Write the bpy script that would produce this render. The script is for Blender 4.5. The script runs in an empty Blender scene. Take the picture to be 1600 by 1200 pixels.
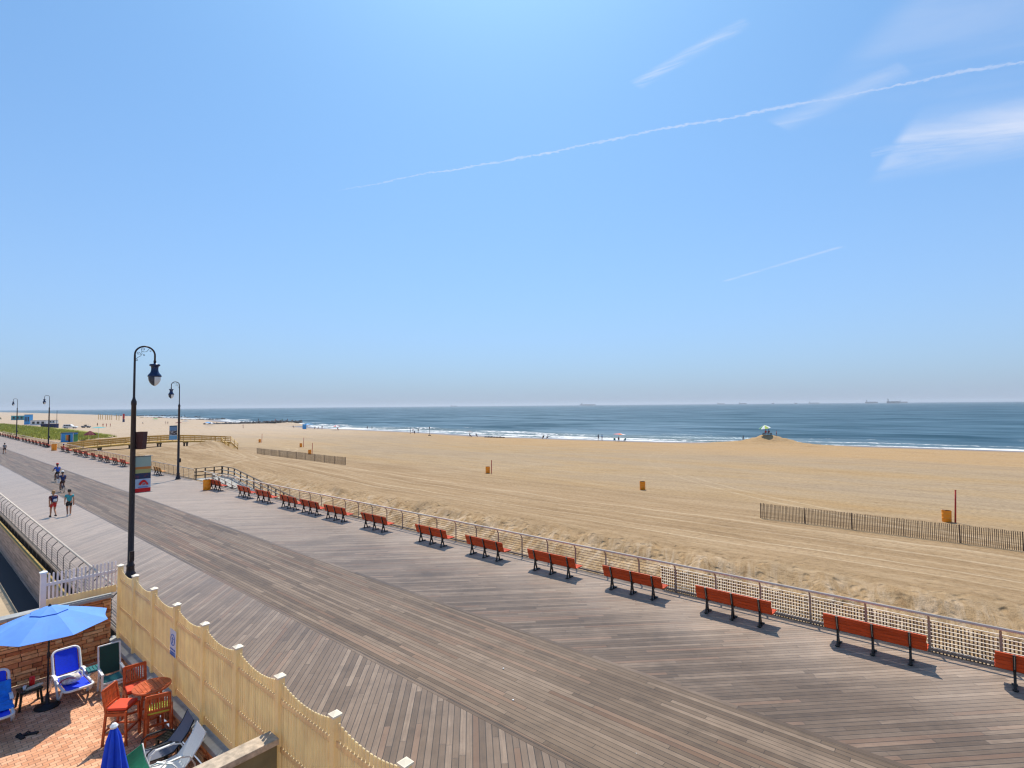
import bpy, bmesh, math, random
from mathutils import Vector, Matrix, noise as NZ
random.seed(7)
R = math.radians
sc = bpy.context.scene
COL = sc.collection
UP = Vector((0, 0, 1))

# ------------------------------------------------------------------ mesh builder
class MB:
    def __init__(self): self.bm = bmesh.new()
    def box(self, c, s, rz=0.0, rx=0.0, ry=0.0, bev=0.0):
        m = Matrix.Translation(Vector(c)) @ Matrix.Rotation(rz, 4, 'Z') @ Matrix.Rotation(ry, 4, 'Y') @ Matrix.Rotation(rx, 4, 'X')
        x, y, z = s[0]/2, s[1]/2, s[2]/2
        vs = [self.bm.verts.new(m @ Vector(p)) for p in ((-x,-y,-z),(x,-y,-z),(x,y,-z),(-x,y,-z),(-x,-y,z),(x,-y,z),(x,y,z),(-x,y,z))]
        fs = [self.bm.faces.new([vs[i] for i in f]) for f in ((3,2,1,0),(4,5,6,7),(0,1,5,4),(1,2,6,5),(2,3,7,6),(3,0,4,7))]
        if bev > 0:
            es = list({e for f in fs for e in f.edges})
            bmesh.ops.bevel(self.bm, geom=es, offset=bev, segments=2, affect='EDGES', profile=0.6)
        return self
    def bar(self, p0, p1, w, h, up=None):
        p0, p1 = Vector(p0), Vector(p1)
        d = (p1-p0).normalized(); u = Vector(up) if up else UP
        if abs(d.dot(u)) > .98: u = Vector((1,0,0))
        s = d.cross(u).normalized(); t = s.cross(d)
        vs = [self.bm.verts.new(p + s*a*w/2 + t*b*h/2) for p in (p0,p1) for a,b in ((-1,-1),(1,-1),(1,1),(-1,1))]
        for f in ((3,2,1,0),(4,5,6,7),(0,1,5,4),(1,2,6,5),(2,3,7,6),(3,0,4,7)): self.bm.faces.new([vs[i] for i in f])
        return self
    def tube(self, pts, r, n=8, cap=True):
        pts = [Vector(p) for p in pts]
        rs = r if isinstance(r, (list, tuple)) else [r]*len(pts)
        rings = []; s = None
        for i, p in enumerate(pts):
            d = (pts[min(i+1, len(pts)-1)] - pts[max(i-1, 0)]).normalized()
            if s is None: s = d.orthogonal().normalized()
            s = s - d*s.dot(d)
            s = s.normalized() if s.length > 1e-5 else d.orthogonal().normalized()
            t = s.cross(d)
            rings.append([self.bm.verts.new(p + (s*math.cos(a*2*math.pi/n) + t*math.sin(a*2*math.pi/n))*rs[i]) for a in range(n)])
        for a, b in zip(rings, rings[1:]):
            for k in range(n): self.bm.faces.new((a[k], a[(k+1)%n], b[(k+1)%n], b[k]))
        if cap:
            self.bm.faces.new(rings[0][::-1]); self.bm.faces.new(rings[-1])
        return self
    def lathe(self, prof, n=16, c=(0,0,0), a0=0.0, a1=None):
        full = a1 is None; c = Vector(c)
        m = n if full else n+1
        rings = []
        for r, z in prof:
            if r < 1e-5: rings.append([self.bm.verts.new(c + Vector((0,0,z)))])
            else:
                rings.append([self.bm.verts.new(c + Vector((r*math.cos(a), r*math.sin(a), z))) for a in
                    ((a0 + 2*math.pi*k/n if full else a0 + (a1-a0)*k/n) for k in range(m))])
        for a, b in zip(rings, rings[1:]):
            for k in range(n if full else n):
                k2 = (k+1) % m if full else k+1
                if len(a) == 1 and len(b) == 1: continue
                if len(a) == 1: self.bm.faces.new((a[0], b[k2], b[k]))
                elif len(b) == 1: self.bm.faces.new((a[k], a[k2], b[0]))
                else: self.bm.faces.new((a[k], a[k2], b[k2], b[k]))
        return self
    def grid(self, fn, us, vs):
        rows = [[self.bm.verts.new(fn(u, v)) for v in vs] for u in us]
        for a, b in zip(rows, rows[1:]):
            for k in range(len(vs)-1): self.bm.faces.new((a[k], b[k], b[k+1], a[k+1]))
        return self
    def slab(self, fn, us, vs, th):          # a sheet with thickness
        top = [[Vector(fn(u, v)) for v in vs] for u in us]
        nu, nv = len(us), len(vs)
        A = [[self.bm.verts.new(p) for p in row] for row in top]
        def nrm(i, j):
            du = top[min(i+1,nu-1)][j]-top[max(i-1,0)][j]; dv = top[i][min(j+1,nv-1)]-top[i][max(j-1,0)]
            return du.cross(dv).normalized()
        B = [[self.bm.verts.new(top[i][j]-nrm(i,j)*th) for j in range(nv)] for i in range(nu)]
        for i in range(nu-1):
            for j in range(nv-1):
                self.bm.faces.new((A[i][j],A[i+1][j],A[i+1][j+1],A[i][j+1])); self.bm.faces.new((B[i][j],B[i][j+1],B[i+1][j+1],B[i+1][j]))
        for i in range(nu-1):
            self.bm.faces.new((A[i][0],B[i][0],B[i+1][0],A[i+1][0])); self.bm.faces.new((A[i][-1],A[i+1][-1],B[i+1][-1],B[i][-1]))
        for j in range(nv-1):
            self.bm.faces.new((A[0][j],A[0][j+1],B[0][j+1],B[0][j])); self.bm.faces.new((A[-1][j],B[-1][j],B[-1][j+1],A[-1][j+1]))
        return self
    def build(self, name, mat, parent=None, smooth=False, label=None):
        bmesh.ops.recalc_face_normals(self.bm, faces=self.bm.faces[:]) if len(self.bm.faces) < 20000 else None
        me = bpy.data.meshes.new(name); self.bm.to_mesh(me); self.bm.free()
        if smooth:
            for p in me.polygons: p.use_smooth = True
        me.materials.append(mat)
        o = bpy.data.objects.new(name, me); COL.objects.link(o)
        if parent: o.parent = parent
        if label: o['label'] = label
        return o

def tag(o, label=None, cat=None, group=None, kind=None):
    if label: o['label'] = label
    if cat: o['category'] = cat
    if group: o['group'] = group
    if kind: o['kind'] = kind
    return o
def thing(name, label, cat, loc=(0,0,0), rz=0.0, group=None):
    o = bpy.data.objects.new(name, None); COL.objects.link(o)
    o.empty_display_size = .2
    o.location = loc; o.rotation_euler = (0,0,rz)
    return tag(o, label, cat, group)
def kids(o): return [c for c in bpy.data.objects if c.parent == o]
def dup(root, loc, rz=None, label=None, group=None, scale=None):
    r = root.copy(); COL.objects.link(r); r.location = loc
    if rz is not None: r.rotation_euler = (0,0,rz)
    if scale: r.scale = (scale,)*3
    if label: r['label'] = label
    if group: r['group'] = group
    for ch in KC[root.name]:
        c = ch.copy(); COL.objects.link(c); c.parent = r
        for g in KC.get(ch.name, ()):
            d = g.copy(); COL.objects.link(d); d.parent = c
    return r
KC = {}
def remember(root):
    KC[root.name] = kids(root)
    for c in KC[root.name]: KC[c.name] = kids(c)
    return root
def arc(c, r, a0, a1, n, ax=(1,0,0), ay=(0,0,1)):
    c, ax, ay = Vector(c), Vector(ax), Vector(ay)
    return [c + ax*r*math.cos(a0+(a1-a0)*k/n) + ay*r*math.sin(a0+(a1-a0)*k/n) for k in range(n+1)]
def lerp(a, b, t): return a+(b-a)*t
def sstep(a, b, x):
    t = max(0.0, min(1.0, (x-a)/(b-a))); return t*t*(3-2*t)
def interp(tab, x):
    if x <= tab[0][0]: return tab[0][1]
    for (a, va), (b, vb) in zip(tab, tab[1:]):
        if x <= b: return va + (vb-va)*(x-a)/(b-a)
    return tab[-1][1]

# ------------------------------------------------------------------ materials
def s2l(c): return tuple(((v/255+.055)/1.055)**2.4 if v/255 > .04045 else v/255/12.92 for v in c) + (1,)
class NT:
    def __init__(self, name):
        self.m = bpy.data.materials.new(name); self.m.use_nodes = True
        self.t = self.m.node_tree; self.t.nodes.clear()
        self.out = self.n('ShaderNodeOutputMaterial'); self.b = self.n('ShaderNodeBsdfPrincipled')
        self.l(self.b.outputs[0], self.out.inputs[0])
    def n(self, t, **k):
        x = self.t.nodes.new(t)
        for a, v in k.items(): setattr(x, a, v)
        return x
    def l(self, a, b): self.t.links.new(a, b)
    def set(self, sock, v):
        if hasattr(v, 'is_linked') or isinstance(v, bpy.types.NodeSocket): self.l(v, sock)
        else: sock.default_value = v
    def math(self, op, a, b=0.0, c=0.0, clamp=False):
        x = self.n('ShaderNodeMath', operation=op, use_clamp=clamp)
        for i, v in enumerate((a, b, c)): self.set(x.inputs[i], v)
        return x.outputs[0]
    def vmath(self, op, a, b):
        x = self.n('ShaderNodeVectorMath', operation=op); self.set(x.inputs[0], a); self.set(x.inputs[1], b); return x.outputs[0]
    def pos(self): return self.n('ShaderNodeNewGeometry').outputs['Position']
    def obj(self): return self.n('ShaderNodeTexCoord').outputs['Object']
    def sep(self, v):
        x = self.n('ShaderNodeSeparateXYZ'); self.l(v, x.inputs[0]); return x.outputs
    def comb(self, a, b, c):
        x = self.n('ShaderNodeCombineXYZ')
        for i, v in enumerate((a, b, c)): self.set(x.inputs[i], v)
        return x.outputs[0]
    def scale(self, v, s): return self.vmath('MULTIPLY', v, s)
    def noise(self, v, scale=1.0, detail=4.0, rough=.55, dist=0.0):
        x = self.n('ShaderNodeTexNoise'); self.l(v, x.inputs['Vector'])
        x.inputs['Scale'].default_value = scale; x.inputs['Detail'].default_value = detail
        x.inputs['Roughness'].default_value = rough; x.inputs['Distortion'].default_value = dist
        return x.outputs['Fac']
    def wn(self, v):
        x = self.n('ShaderNodeTexWhiteNoise', noise_dimensions='3D'); self.l(v, x.inputs['Vector']); return x.outputs['Value']
    def ramp(self, f, stops, interp='LINEAR'):
        x = self.n('ShaderNodeValToRGB'); cr = x.color_ramp; cr.interpolation = interp
        while len(cr.elements) < len(stops): cr.elements.new(.5)
        for e, (p, c) in zip(cr.elements, stops): e.position = p; e.color = c if len(c) == 4 else tuple(c)+(1,)
        self.l(f, x.inputs[0]); return x.outputs[0]
    def mix(self, f, a, b, mode='MIX'):
        x = self.n('ShaderNodeMix', data_type='RGBA', blend_type=mode)
        self.set(x.inputs[0], f); self.set(x.inputs[6], a); self.set(x.inputs[7], b); return x.outputs[2]
    def mr(self, v, a, b, c=0.0, d=1.0, smooth=False):
        x = self.n('ShaderNodeMapRange', clamp=True, interpolation_type='SMOOTHSTEP' if smooth else 'LINEAR')
        self.set(x.inputs[0], v)
        for i, q in enumerate((a, b, c, d)): self.set(x.inputs[i+1], q)
        return x.outputs[0]
    def bump(self, h, strength=.3, dist=.02):
        x = self.n('ShaderNodeBump'); self.l(h, x.inputs['Height']); self.set(x.inputs['Strength'], strength)
        x.inputs['Distance'].default_value = dist; self.l(x.outputs[0], self.b.inputs['Normal'])
    def fin(self, col=None, rough=None, metal=None, spec=None):
        for k, v in (('Base Color', col), ('Roughness', rough), ('Metallic', metal), ('Specular IOR Level', spec)):
            if v is not None: self.set(self.b.inputs[k], v)
        return self.m
def C(*v): return tuple(v) + (1,)
def weathered(m, lo=.80, hi=1.15, il=.84, ih=1.12):      # each object, and each loose board in it, a little lighter or darker
    nt = m.node_tree; b = next(n for n in nt.nodes if n.type == 'BSDF_PRINCIPLED'); src = b.inputs['Base Color'].links[0].from_socket
    oi = nt.nodes.new('ShaderNodeObjectInfo'); mr = nt.nodes.new('ShaderNodeMapRange'); mr.inputs[3].default_value = lo; mr.inputs[4].default_value = hi
    gi = nt.nodes.new('ShaderNodeNewGeometry'); m2 = nt.nodes.new('ShaderNodeMapRange'); m2.inputs[3].default_value = il; m2.inputs[4].default_value = ih
    mu = nt.nodes.new('ShaderNodeMath'); mu.operation = 'MULTIPLY'; nt.links.new(gi.outputs['Random Per Island'], m2.inputs[0])
    hv = nt.nodes.new('ShaderNodeHueSaturation'); nt.links.new(oi.outputs['Random'], mr.inputs[0]); nt.links.new(mr.outputs[0], mu.inputs[0]); nt.links.new(m2.outputs[0], mu.inputs[1]); nt.links.new(mu.outputs[0], hv.inputs['Value'])
    users = [l.to_socket for l in nt.links if l.from_socket == src]
    nt.links.new(src, hv.inputs['Color'])
    for u in users: nt.links.new(hv.outputs[0], u)
    return m
def mk(name, col, rough=.55, metal=0.0, var=.18, scale=6.0, bump=.0, stretch=(1,1,1), spec=.4, bd=.01):
    t = NT(name); v = t.scale(t.obj(), stretch)
    f = t.noise(v, scale, 5.0, .6)
    a = tuple(c*(1-var) for c in col)+(1,); b = tuple(min(1, c*(1+var)) for c in col)+(1,)
    c = t.ramp(f, [(.28, a), (.72, b)])
    if bump: t.bump(t.noise(v, scale*5, 3.0), bump, bd)
    return t.fin(c, t.mr(f, .3, .7, max(.03, rough-.1), min(1, rough+.1)), metal, spec)
def translucent(name, col, amount=.35, var=.1, scale=5.0, rough=.6):
    m = mk(name, col, rough, 0, var, scale); nt = m.node_tree
    b = next(n for n in nt.nodes if n.type == 'BSDF_PRINCIPLED'); o = next(n for n in nt.nodes if n.type == 'OUTPUT_MATERIAL')
    tr = nt.nodes.new('ShaderNodeBsdfTranslucent'); mx = nt.nodes.new('ShaderNodeMixShader'); mx.inputs[0].default_value = amount
    src = b.inputs['Base Color'].links[0].from_socket
    nt.links.new(src, tr.inputs[0]); nt.links.new(b.outputs[0], mx.inputs[1]); nt.links.new(tr.outputs[0], mx.inputs[2]); nt.links.new(mx.outputs[0], o.inputs[0])
    return m

def planks(name, ang, tones, width=.142, length=3.6, gap=.058, sheen=.5, sandy_tone=0.0):
    """weathered boards running at angle ang (from +Y towards +X)"""
    t = NT(name); s = t.sep(t.pos()); x, y = s[0], s[1]
    ca, sa = math.cos(ang), math.sin(ang)
    u = t.math('ADD', t.math('MULTIPLY', x, sa), t.math('MULTIPLY', y, ca))
    v = t.math('SUBTRACT', t.math('MULTIPLY', x, ca), t.math('MULTIPLY', y, sa))
    vr = t.math('DIVIDE', v, width); row = t.math('FLOOR', vr); fv = t.math('SUBTRACT', vr, row)
    off = t.wn(t.comb(row, 3.1, 0.0))
    ur = t.math('ADD', t.math('DIVIDE', u, length), t.math('MULTIPLY', off, 7.0)); cell = t.math('FLOOR', ur); fu = t.math('SUBTRACT', ur, cell)
    rnd = t.wn(t.comb(row, cell, 1.7)); rnd2 = t.wn(t.comb(row, cell, 9.3))
    grain = t.noise(t.comb(t.math('MULTIPLY', u, 1.3), t.math('MULTIPLY', v, 26.0), t.math('MULTIPLY', rnd, 40.0)), 1.0, 5.0, .6)
    big = t.noise(t.pos(), .35, 4.0, .6); mid = t.noise(t.pos(), 2.2, 5.0, .65)
    f = t.math('ADD', t.math('MULTIPLY', rnd, .46), t.math('MULTIPLY', grain, .54))
    f = t.math('ADD', f, t.math('MULTIPLY', t.math('SUBTRACT', big, .5), .38))
    f = t.math('ADD', f, t.math('MULTIPLY', t.math('SUBTRACT', mid, .5), .34))
    c = t.ramp(f, tones)
    c = t.mix(t.math('MULTIPLY', t.math('GREATER_THAN', rnd2, .84), .30), c, C(.25,.125,.070))
    blotch = t.ramp(t.noise(t.scale(t.pos(), (1,1,1)), .9, 6.0, .7), [(.30, (.72,.72,.72,1)), (.46, (1,1,1,1)), (1, (1,1,1,1))])
    c = t.mix(1.0, c, blotch, 'MULTIPLY')
    ed = t.math('ABSOLUTE', t.math('SUBTRACT', fv, .5))
    gapm = t.math('GREATER_THAN', ed, .5-gap)
    eu = t.math('ABSOLUTE', t.math('SUBTRACT', fu, .5)); jm = t.math('GREATER_THAN', eu, .4988)
    g = t.math('MAXIMUM', gapm, jm)
    c = t.mix(t.math('MULTIPLY', g, .88), c, C(.018,.015,.013))
    spk = t.math('GREATER_THAN', t.noise(t.pos(), 5.0, 2.0, .5), .80)
    c = t.mix(t.math('MULTIPLY', spk, .5), c, C(.5,.48,.45))
    t.bump(t.math('SUBTRACT', t.math('MULTIPLY', grain, .25), t.math('MULTIPLY', g, 1.0)), .5, .012)
    if sandy_tone:                                    # boards paler further along and, on the seaward side, towards the railing
        edge = t.mr(x, 14.5, 18.6, 0.0, .75, True) if ang > 2 else 0.0
        sn = t.math('ADD', t.math('MAXIMUM', t.mr(y, 12.0, 48.0, 0.0, 1.0, True), edge), t.math('MULTIPLY', t.math('SUBTRACT', t.noise(t.pos(), .5, 5.0, .7), .5), .7), clamp=True)
        c = t.mix(t.math('MULTIPLY', t.math('MULTIPLY', sn, t.math('MULTIPLY', t.math('ADD', .62, t.math('MULTIPLY', f, .8)), sandy_tone)), t.math('SUBTRACT', 1.0, t.math('MULTIPLY', g, .6))), c, C(.56,.42,.31))
    # sheen on the boards: pale at grazing angles
    t.b.inputs['Sheen Weight'].default_value = sheen; t.b.inputs['Sheen Roughness'].default_value = .38; t.b.inputs['Sheen Tint'].default_value = C(1,.82,.72)
    return t.fin(c, t.mr(grain, .3, .7, .5, .7), 0.0, .20)
M = {}
gy = [(.18, C(.066,.041,.025)), (.38, C(.108,.069,.043)), (.62, C(.152,.101,.066)), (.88, C(.26,.183,.126))]
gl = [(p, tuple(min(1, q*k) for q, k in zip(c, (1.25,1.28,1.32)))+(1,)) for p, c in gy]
ln = [(.18, C(.085,.053,.033)), (.38, C(.138,.090,.056)), (.62, C(.188,.127,.082)), (.88, C(.285,.20,.136))]
M['deck_l'] = planks('weathered_planks', R(45), gl, sheen=.8, sandy_tone=.56)
M['deck_r'] = planks('weathered_planks_seaward', R(135), gy, sandy_tone=.55)
M['lane'] = planks('lane_planks', 0.0, ln, .14, 4.2, sheen=.2)
M['edge'] = planks('edge_planks', 0.0, gy, .30, 4.0, .03)
M['bench'] = mk('red_bench_wood', (.60,.072,.014), .5, 0, .25, 3.0, .15, (7,1,7), .25)
M['bench_y'] = mk('yellow_bench_wood', (.60,.27,.04), .45, 0, .2, 3.0, .1, (7,1,7))
M['iron'] = mk('black_cast_iron', (.010,.010,.011), .45, .0, .3, 9.0, .2)
M['rail'] = mk('galvanised_rail', (.66,.56,.46), .75, .0, .10, 5.0, spec=.1)
M['post_dark'] = mk('dark_rail_post', (.095,.08,.072), .6, .1, .25, 6.0, spec=.2)
M['rod_grey'] = mk('grey_rail_rod', (.27,.235,.215), .7, .0, .2, 5.0, spec=.1)
M['rod_shaded'] = mk('shaded_rail_rod', (.17,.115,.08), .8, .0, .2, 5.0, spec=.1)  # rods coloured brown as their shaded side shows
M['rod_sunlit'] = mk('sunlit_rail_rod', (.86,.76,.62), .8, .0, .1, 5.0, spec=.1)  # the same rods coloured cream as their sunlit tops show
M['rod'] = mk('pale_rail_rod', (.52,.42,.32), .8, .0, .15, 5.0, spec=.1)
M['railpost'] = mk('weathered_rail_post', (.36,.27,.20), .65, .0, .25, 7.0, spec=.15)
M['lamp'] = mk('dark_lamp_paint', (.022,.012,.014), .38, 0, .3, 3.0, .05)
M['lamp_head'] = mk('blue_black_lamp_paint', (.010,.026,.085), .22, .2, .3, 6.0)
M['globe'] = mk('frosted_lamp_glass', (.72,.74,.74), .12, 0, .05, 4.0)
M['globe_dark_half'] = mk('dark_globe_reflection', (.03,.045,.08), .15, .2, .2, 4.0)  # globe glass with the dark reflection put into its colour
M['cream'] = translucent('cream_vinyl', (.96,.77,.475), .50, .10, 2.2, .5)
M['cream_cap'] = mk('cream_cap', (.82,.70,.52), .4, 0, .06, 4.0)
M['white_pl'] = translucent('white_vinyl', (.86,.76,.70), .25, .06, 3.0, .4)
M['white'] = mk('white_plastic', (.78,.78,.77), .35, 0, .06, 5.0)
M['concrete'] = mk('grey_concrete', (.33,.33,.32), .8, 0, .2, 5.0, .25)
M['street'] = mk('pale_street_concrete', (.46,.345,.22), .85, 0, .16, .7, .2)
M['bulk'] = mk('weathered_bulkhead_boards', (.34,.245,.20), .75, 0, .5, 1.6, .5, (1,.4,5), bd=.03)
M['bulkcap'] = mk('mossy_cap_timber', (.36,.24,.065), .6, 0, .3, 2.0, .2, (6,1,6))
M['under'] = mk('dark_joist_timber', (.05,.035,.022), .8, 0, .4, 3.0)
M['timber'] = mk('treated_timber', (.60,.37,.085), .65, 0, .25, 2.5, .2, (1,1,5))
M['timber_d'] = mk('dark_timber', (.10,.065,.04), .65, 0, .3, 3.0, .2)
M['timber_w'] = mk('pale_timber', (.46,.42,.36), .6, 0, .2, 3.0, .2)
M['slat'] = mk('sand_fence_slats', (.145,.095,.06), .75, 0, .35, 1.5, .1, (2,2,2))
M['wire'] = mk('rusty_wire', (.16,.11,.08), .6, .4, .2, 8.0)
M['drum'] = mk('orange_drum_paint', (1.0,.30,.008), .5, 0, .14, 3.0, .1)
M['drum_in'] = mk('drum_inside', (.12,.05,.01), .7, 0, .3, 5.0)
M['redpole'] = mk('dark_red_pole', (.42,.022,.012), .6, 0, .25, 3.0)
M['teak'] = mk('red_teak', (.52,.10,.026), .42, 0, .3, 3.0, .12, (2,2,7), .35)
M['redcush'] = mk('red_cushion', (.72,.075,.028), .75, 0, .1, 8.0, .15)
M['lime'] = mk('lime_cushion', (.52,.56,.07), .8, 0, .1, 8.0, .15)
M['blue_fab'] = mk('royal_blue_sling', (.010,.055,.80), .7, 0, .15, 30.0, .1)
M['towel'] = mk('blue_towel', (.02,.22,.75), .9, 0, .3, 8.0, .4)
M['umb'] = translucent('blue_umbrella_canvas', (.20,.44,1.0), .30, .1, 4.0, .75)
M['umb_d'] = translucent('royal_blue_umbrella_canvas', (.03,.12,.88), .3, .2, 5.0, .75)
M['greenfab'] = mk('dark_green_sling', (.006,.045,.036), .7, 0, .25, 20.0, .1)
M['green2'] = mk('green_sling', (.012,.17,.10), .7, 0, .2, 6.0, .1)
M['teal_cush'] = mk('teal_cushion', (.02,.15,.16), .8, 0, .4, 9.0, .1)
M['slate_fab'] = mk('slate_sling', (.115,.125,.165), .75, 0, .12, 40.0, .1)
M['white_fab'] = mk('off_white_sling', (.93,.85,.75), .75, 0, .06, 40.0, .1)
M['dkplastic'] = mk('dark_green_plastic', (.012,.022,.018), .4, 0, .25, 6.0)
M['black'] = mk('black_rubber', (.012,.012,.013), .6, 0, .2, 8.0)
M['redcup'] = mk('red_plastic', (.62,.012,.015), .3, 0, .08, 5.0)
M['bag'] = mk('patterned_bag_cloth', (.70,.62,.56), .8, 0, .5, 16.0, .2)
M['magenta'] = mk('magenta_trim', (.42,.02,.12), .7, 0, .2, 9.0)
M['paper'] = mk('pale_clutter', (.62,.52,.36), .7, 0, .35, 14.0)
M['signw'] = mk('sign_white', (.72,.74,.78), .4, 0, .03, 4.0)
M['signb'] = mk('sign_blue', (.08,.19,.5), .4, 0, .08, 4.0)
M['rock'] = mk('jetty_rock', (.075,.07,.068), .85, 0, .5, 1.2, .5, bd=.1)
M['chrome'] = mk('grey_metal', (.3,.3,.31), .3, .8, .1, 6.0)
M['skin'] = mk('skin', (.42,.20,.115), .5, 0, .1, 12.0)
M['skin_d'] = mk('tanned_skin', (.27,.105,.055), .5, 0, .1, 12.0)
M['hair'] = mk('dark_hair', (.03,.02,.014), .5, 0, .3, 20.0)
M['blond'] = mk('blond_hair', (.36,.20,.075), .5, 0, .3, 20.0)
weathered(M['bench'], .82, 1.12, .78, 1.15); weathered(M['drum'], .95, 1.1, 1, 1); weathered(M['cream'], .97, 1.02, .955, 1.03); weathered(M['slat'], .9, 1.1, .65, 1.4)
for q_ in ('timber', 'timber_w', 'timber_d', 'teak', 'bulk', 'white_pl'): weathered(M[q_], .93, 1.06, .8, 1.15)
for nm, c in dict(c_navy=(.012,.022,.10), c_teal=(.05,.33,.36), c_black=(.015,.015,.017), c_white=(.72,.72,.71), c_red=(.50,.02,.02),
                  c_brown=(.075,.025,.022), c_khaki=(.30,.22,.13), c_blue=(.03,.10,.42), c_maroon=(.15,.014,.02), c_pink=(.62,.20,.22), c_orange=(.78,.2,.05),
                  c_green=(.05,.24,.07), c_lime=(.45,.55,.10), c_sky=(.07,.34,.70), c_grey=(.25,.25,.26)).items():
    M[nm] = mk(nm[2:]+'_cloth', c, .8, 0, .18, 12.0, .1)
EXPO = 0.0; SUN_E = 4.9; SKY_S = .15; HAZE = 1.0e-4
# ------------------------------------------------------------------ camera
H = 7.2; FPX = 820.0
AL = math.atan(960/FPX); PT = math.atan(33.5/FPX); RL = math.atan(.0086)
fw = Vector((math.sin(AL)*math.cos(PT), math.cos(AL)*math.cos(PT), math.sin(PT)))
rt = Vector((math.cos(AL), -math.sin(AL), 0)); upv = rt.cross(fw)
rt2 = rt*math.cos(RL) - upv*math.sin(RL); up2 = upv*math.cos(RL) + rt*math.sin(RL)
cam = bpy.data.cameras.new('camera'); camo = bpy.data.objects.new('camera', cam); COL.objects.link(camo)
mw = Matrix((rt2, up2, -fw)).transposed().to_4x4(); mw.translation = (0,0,H)
camo.matrix_world = mw
cam.sensor_width = 36; cam.lens = FPX/1600*36; cam.clip_start = .2; cam.clip_end = 60000
sc.camera = camo
sc.cycles.pixel_filter_type = 'BLACKMAN_HARRIS'; sc.cycles.filter_width = 1.25
sc.view_settings.view_transform = 'Standard'; sc.view_settings.look = 'None'; sc.view_settings.exposure = EXPO; sc.view_settings.gamma = 1

# ------------------------------------------------------------------ light
SUN_AZ, SUN_EL = R(49), R(62)
sd = Vector((math.sin(SUN_AZ)*math.cos(SUN_EL), math.cos(SUN_AZ)*math.cos(SUN_EL), math.sin(SUN_EL)))
sl = bpy.data.lights.new('sun', 'SUN'); sl.energy = SUN_E; sl.angle = R(.53); sl.color = (1, .93, .82)
so = bpy.data.objects.new('sun', sl); COL.objects.link(so); so.rotation_euler = sd.to_track_quat('Z', 'Y').to_euler(); so.location = sd*80

w = bpy.data.worlds.new('World'); sc.world = w; w.use_nodes = True
wt = w.node_tree; wt.nodes.clear()
class WT(NT):
    def __init__(self): self.t = wt
W = WT()
wo = W.n('ShaderNodeOutputWorld'); bg = W.n('ShaderNodeBackground'); bg.inputs[1].default_value = SKY_S
sky = W.n('ShaderNodeTexSky', sky_type='NISHITA'); sky.sun_disc = False
sky.sun_elevation = SUN_EL; sky.sun_rotation = SUN_AZ; sky.altitude = 0; sky.air_density = .6; sky.dust_density = .7; sky.ozone_density = 5.0
tint = W.mix(1.0, sky.outputs[0], C(1.02, 1.60, 1.68), 'MULTIPLY')
# high thin clouds and a contrail, laid out on the flat cloud layer (x/z, y/z of the view direction)
gen = W.n('ShaderNodeTexCoord').outputs['Generated']; g = W.sep(gen)
zc = W.math('MAXIMUM', g[2], .02)
# the sea haze that whitens the lowest few degrees
hz = W.math('MULTIPLY', W.math('POWER', 2.71828, W.math('MULTIPLY', W.math('MAXIMUM', g[2], 0.0), -3.2)), .98)
skyc = W.mix(hz, tint, C(2.55, 3.05, 3.95))
px_ = W.math('DIVIDE', g[0], zc); py_ = W.math('DIVIDE', g[1], zc)
pv = W.comb(px_, py_, 0.0)
def strip(a, b, half, soft, ends=(.0, 1.0), wob=0.0, wfreq=6.0, puff=0.0, grow=0.0):
    a = Vector(a+(0,)); b = Vector(b+(0,)); d = b-a; L = d.length; d.normalize(); nrm = Vector((-d.y, d.x, 0))
    rel = W.vmath('SUBTRACT', pv, tuple(a))
    def dot(v):
        x = W.n('ShaderNodeVectorMath', operation='DOT_PRODUCT'); W.l(rel, x.inputs[0]); x.inputs[1].default_value = tuple(v); return x.outputs['Value']
    u = W.math('DIVIDE', dot(d), L); v = dot(nrm)
    if wob:
        wv = W.noise(W.comb(W.math('MULTIPLY', u, L), 0.3, 0.0), wfreq, 2.0, .5)
        v = W.math('ADD', v, W.math('MULTIPLY', W.math('SUBTRACT', wv, .5), wob))
    if puff:
        pf = W.noise(pv, 46.0, 4.0, .65)
        v = W.math('ADD', v, W.math('MULTIPLY', W.math('SUBTRACT', pf, .5), puff))
    if grow:                                     # an old trail is broken and of uneven breadth
        gn = W.noise(W.comb(W.math('MULTIPLY', u, L*3.0), 7.0, 0.0), 1.0, 3.0, .6)
        v = W.math('DIVIDE', v, W.math('ADD', .35, W.math('MULTIPLY', gn, W.mr(u, 0.0, .5, .5, grow))))
    core = W.mr(W.math('ABSOLUTE', v), half, half+soft, 1.0, 0.0, True)
    e = W.math('MULTIPLY', W.mr(u, ends[0], ends[0]+.06, 0.0, 1.0, True), W.mr(u, ends[1]-.06, ends[1], 1.0, 0.0, True))
    return W.math('MULTIPLY', core, e), u, v
con, u, v = strip((1.2796, 2.2145), (2.30, -.62), .0010, .0105, (0, 1.2), .10, 2.2, .050, 1.7)
con = W.math('MULTIPLY', con, W.mr(W.noise(W.comb(W.math('MULTIPLY', u, 16.0), 2.0, 0.0), 1.0, 4.0, .65), .32, .66, .35, 1.0))
con = W.math('MULTIPLY', con, W.mr(u, 0.0, .22, .45, 1.0))
con = W.math('MULTIPLY', con, .44)
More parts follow.
